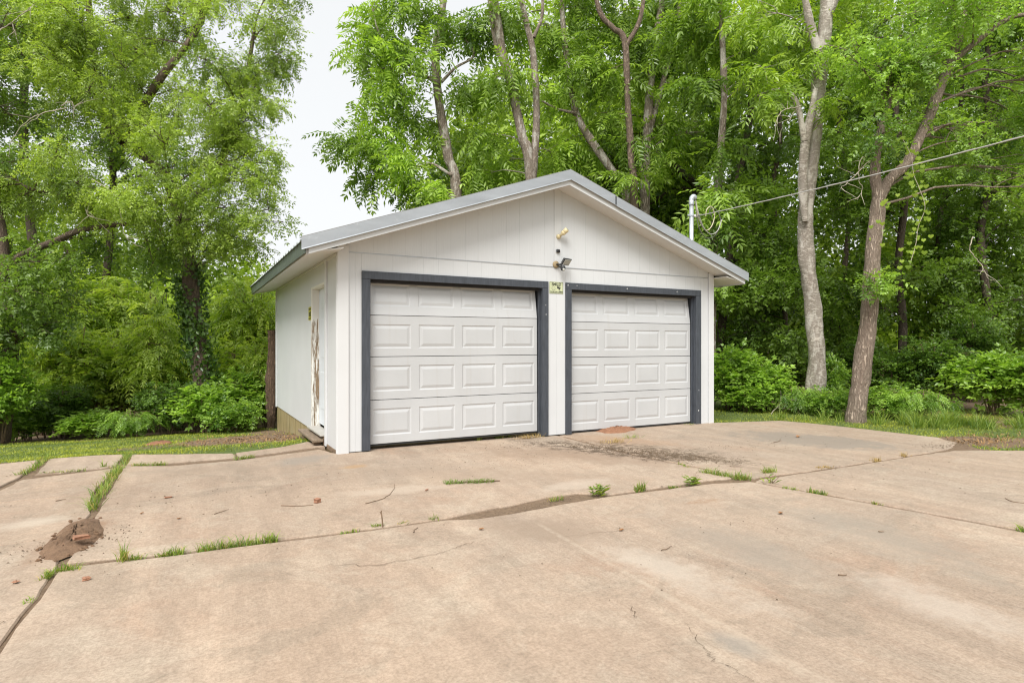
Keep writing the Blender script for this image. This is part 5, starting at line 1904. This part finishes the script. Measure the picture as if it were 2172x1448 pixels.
def blades(x, y, z, h, w, rg, lean=0.5, tint=None):
    n = len(x)
    a = rg.uniform(0, 6.283, n)
    ln = rg.normal(0, lean, (n, 2))
    hh = h * rg.uniform(.5, 1.25, n)
    b0_ = np.stack([x + np.cos(a) * w / 2, y + np.sin(a) * w / 2, z], 1)
    b1_ = np.stack([x - np.cos(a) * w / 2, y - np.sin(a) * w / 2, z], 1)
    m0 = np.stack([x + ln[:, 0] * hh * .35, y + ln[:, 1] * hh * .35, z + hh * .6], 1)
    off = np.stack([np.cos(a) * w * .35, np.sin(a) * w * .35, np.zeros(n)], 1)
    t_ = np.stack([x + ln[:, 0] * hh, y + ln[:, 1] * hh, z + hh * (1 - .25 * np.minimum(1.5, np.hypot(ln[:, 0], ln[:, 1])))], 1)
    v = np.stack([b0_, b1_, m0 - off, m0 + off, t_], 1).reshape(-1, 3)
    k = np.arange(n) * 5
    f = np.concatenate([np.stack([k, k + 1, k + 2], 1), np.stack([k, k + 2, k + 3], 1), np.stack([k + 3, k + 2, k + 4], 1)])
    return v, f, np.repeat(rg.random(n) if tint is None else tint, 5)


def lawn(x0, x1, y0, y1, n):
    x = rl.uniform(x0, x1, n); y = rl.uniform(y0, y1, n)
    k = ~in_poly(x, y, OUTLINE)
    patch = np.sin(x * 2.3 + np.sin(y * 3.1)) * np.sin(y * 2.7 + np.cos(x * 1.9))
    k &= (rl.random(n) > bare(x, y) * 1.05) & (rl.random(n) > 0.35 - 0.5 * patch - 0.2)
    x, y = x[k], y[k]
    return x, y, 0.45 + 0.4 * patch[k] + rl.normal(0, .25, k.sum())


parts = [lawn(-7.5, 0.0, 0.9, 3.2, 26000), lawn(-8.5, 0.0, 3.2, 7.0, 24000), lawn(6.15, 12.5, -4.5, 1.8, 42000)]
x = np.concatenate([q[0] for q in parts]); y = np.concatenate([q[1] for q in parts]); tn = np.clip(np.concatenate([q[2] for q in parts]), 0, 1)
v, f, t_ = blades(x, y, gz(x, y) - .004, 0.036, 0.008, rl, 0.8, tn)
TRIS += len(f)
tag(link('lawn_grass', mesh_np('lawn_grass', v, f, False, t_), M['grassblade']), 'short mown grass along the slab edges', 'grass', kind='stuff')
# long grass under the right-hand shrubs
def tall(n, x0, x1, y0, y1, h):
    px = rl.uniform(x0, x1, n); py = rl.uniform(y0, y1, n)
    q = np.array([G(a, b) for a, b in zip(px, py)])
    return q[:, 0], q[:, 1], np.full(n, h)
tp = [tall(90, a, a + 26, b, b + 5, h_) for a, b, h_ in [(rl.uniform(1850, 2240), rl.uniform(893, 903), rl.uniform(.08, .32)) for _ in range(26)]] + [tall(60, a, a + 24, 884, 892, rl.uniform(.12, .25)) for a in (1692, 1735, 1770, 1640)]
x = np.concatenate([q[0] for q in tp]); y = np.concatenate([q[1] for q in tp]); hh_ = np.concatenate([q[2] for q in tp])
v, f, t_ = blades(x, y, gz(x, y), hh_, 0.009, rl, 0.8)
TRIS += len(f)
tag(link('long_grass', mesh_np('long_grass', v, f, False, t_), M['weed']), 'long unmown grass under the right-hand shrubs', 'grass', kind='stuff')

# ================================================================== weeds in the joints
rw = np.random.default_rng(31)


def tuft(name, label, pxpts, n, h, spread, mat='weed', group='weeds growing in the slab joints', lean=0.7, w=0.006, dry=0.15):
    """blades along a run of joint given by ground points"""
    p = np.array([G(*q)[:2] for q in pxpts])
    if len(p) > 1:
        t_ = rw.random(n) * (len(p) - 1)
        i = np.minimum(len(p) - 2, t_.astype(int))
        c = p[i] + (p[i + 1] - p[i]) * (t_ - i)[:, None]
    else:
        c = np.repeat(p, n, 0)
    c = c + rw.normal(0, spread, (n, 2))
    v, f, tt = blades(c[:, 0], c[:, 1], np.full(n, -0.012), h * rw.uniform(.5, 1.2, n), w, rw, lean)
    o = empty(name, (*p[0], -0.012), label, 'weeds', group)
    nd = int(n * dry)
    link('blades', mesh_np('blades', v, f, False, tt), M[mat], o)
    if nd > 3:
        v, f, tt = blades(c[:nd, 0], c[:nd, 1], np.full(nd, -0.008), h * 0.8, w * .8, rw, lean * 1.3)
        link('dry_blades', mesh_np('dry_blades', v, f, False, tt), M['straw'], o)
    return o


tuft('grass_strip', 'long strip of grass in the wide joint above the dirt pile', [(192, 1082), (215, 1045), (238, 1012), (256, 992)], 420, 0.12, 0.022)
tuft('grass_strip', 'grass strip between two edge-strip slabs at the far left', [(38, 1008), (68, 996), (92, 978), (104, 968)], 260, 0.08, 0.022)
tuft('grass_strip', 'grass crossing the edge strip where it meets the wide joint', [(262, 984), (268, 972), (274, 964)], 160, 0.08, 0.022)
tuft('grass_strip', 'grass run in the outer joint just right of the wide joint', [(282, 988), (310, 986), (352, 984)], 170, 0.06, 0.014)
tuft('grass_strip', 'long bushy grass run in the front joint nearest the dirt pile', [(425, 1168), (460, 1162), (510, 1155), (560, 1149), (585, 1146)], 330, 0.075, 0.014)
tuft('grass_tuft', 'grass tuft in the front joint left of the bushy run', [(338, 1178), (365, 1175), (388, 1172)], 130, 0.06, 0.012)
tuft('grass_tuft', 'upright reddish weed tuft in the front joint near the dirt pile', [(262, 1189)], 46, 0.12, 0.012, lean=0.35, dry=0.5)
tuft('grass_tuft', 'flat grass tuft beside the reddish weed', [(276, 1187), (296, 1184)], 70, 0.05, 0.012)
tuft('grass_tuft', 'grass tuft at the lower corner of the dirt pile', [(128, 1209), (160, 1206)], 110, 0.055, 0.012)
tuft('grass_tuft', 'small grass tuft in the wide joint below the dirt pile', [(92, 1228), (108, 1216)], 60, 0.06, 0.010)
tuft('grass_tuft', 'tiny yellow tuft low in the wide joint at the left', [(58, 1278), (66, 1270)], 24, 0.035, 0.008)
tuft('grass_tuft', 'thin grass by the upright stick in the front joint', [(790, 1117), (808, 1114)], 60, 0.045, 0.010)
tuft('grass_tuft', 'sparse grass left of the upright stick', [(725, 1130), (760, 1124)], 44, 0.035, 0.008)
tuft('grass_tuft', 'brownish tuft right of the upright stick', [(842, 1111), (862, 1108)], 40, 0.03, 0.010, dry=0.6)
tuft('grass_tuft', 'wispy tuft at the left end of the broken joint', [(912, 1102), (926, 1099)], 26, 0.07, 0.008, lean=0.5)
tuft('grass_tuft', 'dry grass lying in the broken joint', [(1165, 1060), (1195, 1056)], 60, 0.045, 0.012, dry=0.4)
tuft('grass_tuft', 'grassy tuft with yellow base right of the leafy weed', [(1348, 1040), (1368, 1037)], 100, 0.09, 0.012, lean=0.4, dry=0.3)
tuft('grass_tuft', 'low sprig left of the rosette weed', [(1418, 1033), (1438, 1031)], 50, 0.035, 0.010)
tuft('grass_strip', 'thick grass run where the four slabs meet', [(1490, 1001), (1520, 1007), (1555, 1013), (1590, 1014)], 360, 0.085, 0.022)
tuft('grass_tuft', 'thin grass in the joint running from the garage post', [(1440, 984), (1462, 992)], 50, 0.06, 0.010)
tuft('grass_tuft', 'dense tuft in the joint right of the slab corner', [(1620, 1003), (1642, 1000)], 110, 0.08, 0.016)
tuft('grass_tuft', 'short weed row in the right joint nearest the slab corner', [(1660, 1034), (1690, 1039)], 80, 0.04, 0.012)
tuft('grass_tuft', 'leafy weed row at the end of the right joint growth', [(1712, 1043), (1752, 1049)], 110, 0.065, 0.012, lean=0.4)
tuft('grass_tuft', 'small dry tuft far along the right joint', [(1852, 1066), (1862, 1068)], 26, 0.035, 0.010, dry=0.6)
tuft('grass_tuft', 'brown dried tuft on the right slab farthest from the joint', [(1852, 977), (1868, 976)], 44, 0.06, 0.018, mat='straw', dry=0.3)
tuft('grass_tuft', 'brown dried tuft on the joint line left of the farthest one', [(1735, 992), (1762, 990)], 60, 0.045, 0.022, mat='straw', dry=0.3)
tuft('grass_tuft', 'dried tuft nearest the bare patch on the right', [(1912, 967), (1925, 966)], 34, 0.07, 0.016, mat='straw', dry=0.3)
tuft('grass_tuft', 'grass tuft cut by the right edge of the picture', [(2165, 1126), (2180, 1128)], 60, 0.09, 0.014)
tuft('grass_tuft', 'grass at the left door foot, leftmost of the three', [(1012, 934), (1022, 933)], 50, 0.085, 0.012, lean=0.35)
tuft('grass_tuft', 'grass at the left door foot, middle of the three', [(1052, 930), (1066, 929)], 60, 0.075, 0.014, lean=0.4)
tuft('grass_tuft', 'grass at the left door foot, rightmost of the three', [(1075, 928), (1084, 927)], 50, 0.075, 0.012, lean=0.4)
tuft('grass_tuft', 'flattened grass tuft under the right door', [(1455, 901), (1468, 900)], 40, 0.05, 0.02)
tuft('grass_tuft', 'small curled weed standing on the outer left joint', [(216, 990), (222, 989)], 26, 0.10, 0.008, lean=0.5)
tuft('grass_tuft', 'thin grass along the outer left joint left of the curled weed', [(88, 1003), (130, 1001), (180, 996)], 90, 0.045, 0.010)
tuft('grass_tuft', 'grass tuft at the outer joint near the garage side', [(500, 973), (540, 968)], 90, 0.06, 0.014)


def leafy(label, px, py, n, h, name='leafy_weed', rosette=False):
    q = G(px, py)
    o = empty(name, (q[0], q[1], -0.01), label, 'weeds', 'weeds growing in the slab joints')
    PPp = np.repeat(q[None], n, 0) + np.concatenate([rw.normal(0, .03, (n, 2)), rw.uniform(-.01, h * .6, (n, 1))], 1)
    a = rw.uniform(0, 6.28, n)
    D_ = np.stack([np.cos(a), np.sin(a), rw.uniform(.1, .9, n) if not rosette else rw.uniform(0.05, .5, n)], 1)
    V2, T2, K2 = [], [], []
    for p_, d_ in zip(PPp, D_):
        b = len(V2)
        V2 += leaf_quad(p_, d_, [0, 0, 1], h * rw.uniform(.5, .9), h * .2, .3)
        T2 += [(b, b + 1, b + 2), (b, b + 2, b + 3)]
        K2 += [rw.random()] * 4
    link('leaves', mesh_np('leaves', np.array(V2), np.array(T2), False, K2), M['weed'], o)
    tb = Tubes()
    for k in range(5):
        e = q + np.array([rw.normal(0, .05), rw.normal(0, .05), h * rw.uniform(.7, 1.1)])
        tb.add(branch_curve(q + [0, 0, -.02], e, rw, 5, .1, 0), np.linspace(.003, .0015, 5), 4)
    link('stems', tb.mesh('stems'), M['stick'], o)


leafy('bushy leafy weed at the right end of the broken joint', 1272, 1050, 46, 0.10)
leafy('rosette weed with broad blades left of the thick grass run', 1468, 1027, 40, 0.10, 'rosette_weed', True)
leafy('two-stemmed sprout just right of the slab corner', 1636, 1025, 10, 0.10, 'sprout')

# ================================================================== loose bits lying about
rk = np.random.default_rng(52)


def lump(r, seed, n=7, m_=5, amp=.18):
    rg = np.random.default_rng(seed)
    vs_, fs_ = [], []
    for j in range(m_ + 1):
        ph = math.pi * j / m_
        for i in range(n):
            a = 2 * math.pi * i / n
            k = 1 + rg.normal(0, amp)
            vs_.append((r[0] * k * math.sin(ph) * math.cos(a), r[1] * k * math.sin(ph) * math.sin(a), r[2] * k * math.cos(ph)))
    for j in range(m_):
        for i in range(n):
            fs_.append((j * n + i, (j + 1) * n + i, (j + 1) * n + (i + 1) % n, j * n + (i + 1) % n))
    return vs_, fs_


def mound(name, label, cat, outline_px, h, mat, clods=0):
    poly = np.array([G(*q)[:2] for q in outline_px])
    c = poly.mean(0)
    o = empty(name, (*c, 0.0), label, cat)
    n, m_ = 40, 12
    rg = np.random.default_rng(abs(hash(name)) % 1000 if False else len(label))
    t_ = np.linspace(0, len(poly), n, endpoint=False)
    P2 = np.vstack([poly, poly[:1]])
    i = t_.astype(int)
    ring = P2[i] + (P2[i + 1] - P2[i]) * (t_ - i)[:, None]
    vs_, fs_ = [], []
    for j in range(m_ + 1):
        f_ = j / m_
        for k in range(n):
            q = ring[k] + (c - ring[k]) * f_ + rg.normal(0, .006, 2) * (1 if j < m_ else 0)
            z = 0.002 + h * (1 - (1 - f_) ** 1.8) * (1 + rg.normal(0, .16)) if j else -0.004
            vs_.append((q[0], q[1], z))
    for j in range(m_):
        for k in range(n):
            fs_.append((j * n + k, j * n + (k + 1) % n, (j + 1) * n + (k + 1) % n, (j + 1) * n + k))
    link('soil', mesh_np('soil', vs_, fs_, True), mat, o)
    for k in range(clods):
        t2 = rg.random() ** .6
        q = ring[rg.integers(n)]
        q = q + (c - q) * (rg.uniform(-.15, .95))
        s_ = rg.uniform(.005, .022) * rg.uniform(.5, 1)
        lv, lf_ = lump((s_, s_ * .8, s_ * .6), 400 + k)
        d_ = np.linalg.norm(q - c)
        lv = [(x + q[0], y + q[1], z + h * max(0, 1 - (d_ / .25)) * .9 + s_ * .3) for x, y, z in lv]
        link('clod', mesh_np('clod', lv, lf_), mat, o)
    return o


mound('dirt_pile', 'heap of crumbly brown dirt over the wide joint', 'dirt', [(82, 1172), (105, 1143), (150, 1108), (185, 1098), (212, 1100), (222, 1135), (200, 1152), (165, 1172), (120, 1188), (95, 1186)], 0.05, M['soil'], 110)
mound('dirt_mound', 'low brown dirt mound against the right door', 'dirt', [(1262, 914), (1285, 907), (1310, 903), (1345, 905), (1350, 911), (1320, 918), (1285, 919)], 0.05, M['soil_red'], 8)
q_ = P(340, 934, 8.9)
mz = float(gz(q_[0], q_[1]))
mo = empty('ant_mound', (q_[0], q_[1], mz), 'small red dirt mound on the left lawn', 'dirt')
lv, lf_ = lump((.17, .13, .05), 77, 14, 8, .10)
link('soil', mesh_np('soil', [(a + q_[0], b + q_[1], c_ + mz) for a, b, c_ in lv], lf_, True), M['soil_red'], mo)


def brick(label, px, py, sx, sy, sz, rz, z=0.0):
    q = G(px, py)
    mb = MB().box(-sx / 2, sx / 2, -sy / 2, sy / 2, 0, sz, 0.004)
    rg = np.random.default_rng(int(px))
    mb.v = [(a + rg.normal(0, .004), b + rg.normal(0, .004), c_ + rg.normal(0, .002)) for a, b, c_ in mb.v]
    o = mb.build('brick_fragment', M['brick'], None)
    o.location = (q[0], q[1], z + 0.003)
    o.rotation_euler = (rg.normal(0, .06), rg.normal(0, .06), rz)
    return tag(o, label, 'brick', 'broken brick bits')


brick('flat broken brick lying on the dirt heap', 172, 1160, .085, .055, .022, .4, 0.05)
brick('small broken brick cube right of a thin stick', 673, 1066, .045, .038, .035, .7)
brick('flat orange brick chip on the slab before the left door', 357, 1056, .055, .03, .012, .2)
brick('tan stone chip on the front slab below the dirt heap', 183, 1230, .036, .024, .016, .5)
brick('tiny brick crumb at the lower left slab', 33, 1236, .03, .02, .010, .9)
brick('thin brick sliver in the middle of the rear slab', 905, 1040, .055, .014, .010, .9)


def stick(label, pts_, r, z0=0.006, up=0.0):
    p = [G(x_, y_) + np.array([0, 0, z0 + up * i / max(1, len(pts_) - 1)]) for i, (x_, y_) in enumerate(pts_)]
    p = smooth_path(p, 5)
    p[:, :2] += rk.normal(0, .003, (len(p), 2))
    tb = Tubes(); tb.add(p, np.linspace(r, r * .5, len(p)), 6)
    me = tb.mesh('stick')
    o = link('stick', me, M['stick'])
    base = p[0].copy()
    me.transform(__import__('mathutils').Matrix.Translation(-Vector(base)))
    o.location = base
    return tag(o, label, 'stick', 'sticks lying on the concrete')


stick('straight thin stick left of the brick cube', [(597, 1073), (630, 1074), (662, 1072)], .004)
stick('long curved twig right of the brick cube', [(775, 1069), (815, 1057), (832, 1043), (837, 1028)], .003)
stick('twig on the rear slab below the orange chip', [(455, 1091), (470, 1086), (485, 1081)], .003)
stick('short stick far left on the left slab', [(118, 1063), (141, 1059)], .004)
stick('short curved twig on the front slab, right half', [(1404, 1168), (1415, 1165), (1424, 1159)], .003)
stick('dark straight twig low on the right of the front slab', [(1779, 1221), (1799, 1221)], .004)
stick('thin twig on the front slab near the sparse grass', [(876, 1130), (882, 1122), (888, 1120)], .003)
stick('forked twig near the right edge', [(2131, 1058), (2150, 1065), (2172, 1068)], .004)
stick('short brown twig on the slab left of the right edge', [(1863, 1128), (1876, 1129)], .004)
stick('curved twig near the middle of the right slab', [(1640, 939), (1652, 936), (1656, 931)], .004)
# the one standing upright in the joint
q_ = G(812, 1116)
tb = Tubes(); tb.add(np.array([q_ + [0, 0, -.02], q_ + [-.004, 0, .05], q_ + [-.012, 0, .10], q_ + [-.010, 0, .115]]), np.array([.006, .005, .005, .004]), 6)
tb.add(np.array([q_ + [-.010, 0, .09], q_ + [-.022, 0, .108]]), np.array([.003, .002]), 5)
tag(link('stick', tb.mesh('stick'), M['stick']), 'snapped stick standing upright in the front joint', 'stick')
# uprooted grass clump on a stick
q_ = G(1000, 1024)
o = empty('uprooted_weed', q_, 'uprooted weed clump lying on the rear slab', 'weeds')
dvec = unit(G(1048, 1022) - G(952, 1026))
n = 220
c = q_ + dvec * rk.uniform(-.26, .20, (n, 1)) + np.concatenate([rk.normal(0, .018, (n, 2)), np.zeros((n, 1))], 1)
v, f, t_ = blades(c[:, 0], c[:, 1], np.full(n, .002), 0.045, .006, rk, 1.1)
link('blades', mesh_np('blades', v, f, False, t_ * .5), M['weed'], o)
tb = Tubes(); tb.add(np.array([q_ - dvec * .2 + [0, 0, .012], q_ + [0, 0, .014], q_ + dvec * .27 + [0, 0, .012]]), np.array([.003, .005, .006]), 6)
link('stalk', tb.mesh('stalk'), M['stick'], o)


def dead_leaf(label, px, py, s_, rz):
    q = G(px, py)
    out_ = [(-1, 0), (-.5, .42), (.1, .5), (.7, .3), (1.1, 0), (.7, -.3), (.1, -.5), (-.5, -.42)]
    vs_ = [(0, 0, .004)] + [(x_ * s_, y_ * s_, .004 + .5 * s_ * abs(y_) + rk.uniform(0, .3) * s_) for x_, y_ in out_]
    fs_ = [(0, 1 + i, 1 + (i + 1) % 8) for i in range(8)]
    o = link('dead_leaf', mesh_np('dead_leaf', vs_, fs_, True), M['deadleaf'])
    o.location = (q[0], q[1], .002); o.rotation_euler = (0, 0, rz)
    return tag(o, label, 'leaf', 'fallen leaves on the concrete')


dead_leaf('curled orange-brown leaf alone on the front slab at right', 1656, 1090, .030, .3)
dead_leaf('brown leaf on the front slab below the broken joint', 1021, 1124, .022, .1)
dead_leaf('tan leaf on the front slab right of the pale scar', 1318, 1126, .024, .2)
dead_leaf('pale curled leaf on the dark patch at upper right', 1693, 927, .055, .4)
dead_leaf('crumpled leaf on the rear slab left of the stick', 301, 1090, .018, .8)
dead_leaf('dark curled leaf pair below the orange chip', 380, 1101, .020, .5)

# litter: crumbs of soil, bark and dry leaf, nobody could count them
VV, FF, nb_ = [], [], 0
rl2 = np.random.default_rng(88)


def crumbs(px, py, lx, ly, ang, n, s0, s1):
    global nb_
    q = G(px, py)
    a = R(ang)
    u = rl2.normal(0, 1, (n, 2)) * np.array([lx, ly]) * .55
    x_ = q[0] + u[:, 0] * math.cos(a) - u[:, 1] * math.sin(a)
    y_ = q[1] + u[:, 0] * math.sin(a) + u[:, 1] * math.cos(a)
    s_ = rl2.uniform(s0, s1, n)
    an = rl2.uniform(0, 6.28, n)
    asp = rl2.uniform(.25, 1, n)
    for i in range(n):
        if 0 < x_[i] < W and y_[i] > 0.05: continue
        ca_, sa_ = math.cos(an[i]), math.sin(an[i])
        pts4 = []
        for (ux, uy) in ((-1, 0), (0, asp[i]), (1, 0), (0, -asp[i])):
            pts4.append((x_[i] + s_[i] * (ux * ca_ - uy * sa_), y_[i] + s_[i] * (ux * sa_ + uy * ca_), .004))
        top_ = (x_[i], y_[i], .005 + s_[i] * .35)
        VV.extend(pts4 + [top_])
        FF.extend([(nb_, nb_ + 1, nb_ + 4), (nb_ + 1, nb_ + 2, nb_ + 4), (nb_ + 2, nb_ + 3, nb_ + 4), (nb_ + 3, nb_, nb_ + 4)])
        nb_ += 5


crumbs(1300, 952, 0.9, .22, -62, 900, .003, .012)
crumbs(1420, 968, 0.7, .28, -55, 800, .003, .012)
crumbs(1120, 925, 0.35, .10, 0, 160, .004, .018)
crumbs(1110, 945, 0.8, .25, -10, 160, .003, .010)
crumbs(1000, 985, 1.2, .5, 0, 130, .003, .009)
crumbs(450, 1050, 1.2, .6, 0, 70, .003, .010)
crumbs(160, 1150, .4, .22, 20, 160, .003, .009)
crumbs(1600, 945, 1.3, .6, 0, 110, .004, .012)
crumbs(1900, 1000, 1.6, .9, 0, 60, .004, .011)
crumbs(1500, 1150, 1.8, .8, 0, 40, .003, .008)
crumbs(2010, 945, .5, .2, 0, 160, .004, .014)
crumbs(1150, 1070, .55, .05, 11, 120, .003, .008)
crumbs(400, 1180, .6, .2, 0, 25, .003, .006)
crumbs(120, 1000, .5, .12, 0, 80, .003, .009)
tag(link('litter', mesh_np('litter', np.array(VV), np.array(FF)), M['soil_dark']), 'scattered crumbs of bark, soil and dry leaf on the concrete', 'litter', kind='stuff')
# twigs and leaf litter on the bare patch by the side wall
rl3 = np.random.default_rng(19)
n = 700
x = rl3.normal(-.7, .55, n); y = rl3.normal(2.7, .7, n)
k = ~in_poly(x, y, OUTLINE)
x, y = x[k], y[k]
v, f, t_ = blades(x, y, gz(x, y) + .003, 0.03, .016, rl3, 2.4)
n2_ = 350
x2 = rl3.normal(8.0, .6, n2_); y2 = rl3.normal(-3.05, .22, n2_)
k = ~in_poly(x2, y2, OUTLINE); x2, y2 = x2[k], y2[k]
v2, f2, t2 = blades(x2, y2, gz(x2, y2) + .003, 0.045, .014, rl3, 1.8)
tag(link('leaf_litter', mesh_np('leaf_litter', np.vstack([v, v2]), np.vstack([f, f2 + len(v)]), False, np.concatenate([t_, t2])), M['leaflitter']), 'dry leaf litter on the bare soil beside the slabs', 'litter', kind='stuff')

# clippings heaped against the foot of the left door and the tuft of roots before the right door
for lab, px, py, n, sp in (('dry roots and clippings heaped at the post end of the left door', 1112, 926, 120, (.12, .04)), ('dark dried root clump on the slab before the right door', 1305, 938, 90, (.10, .045)), ('limp green clipping beside the dark root clump', 1340, 929, 40, (.08, .02))):
    q = G(px, py)
    o = empty('clipping_heap', q, lab, 'clippings', 'plant clippings near the doors')
    x = q[0] + rk.normal(0, sp[0], n); y = np.minimum(q[1] + rk.normal(0, sp[1], n), -0.03)
    v, f, t_ = blades(x, y, np.full(n, .003), 0.07, .005, rk, 1.2)
    link('stalks', mesh_np('stalks', v, f, False, t_), M['weed'] if 'green' in lab else M['straw'], o)
print('LEAF TRIS', TRIS)
# blades, stalks and leaves too small to pick apart singly
for o in bpy.data.objects:
    if o.parent is not None and o.name.split('.')[0] in ('blades', 'dry_blades', 'stalks', 'leaves', 'vine_leaves', 'branches', 'stems', 'foliage', 'crown'):
        o['kind'] = 'stuff'
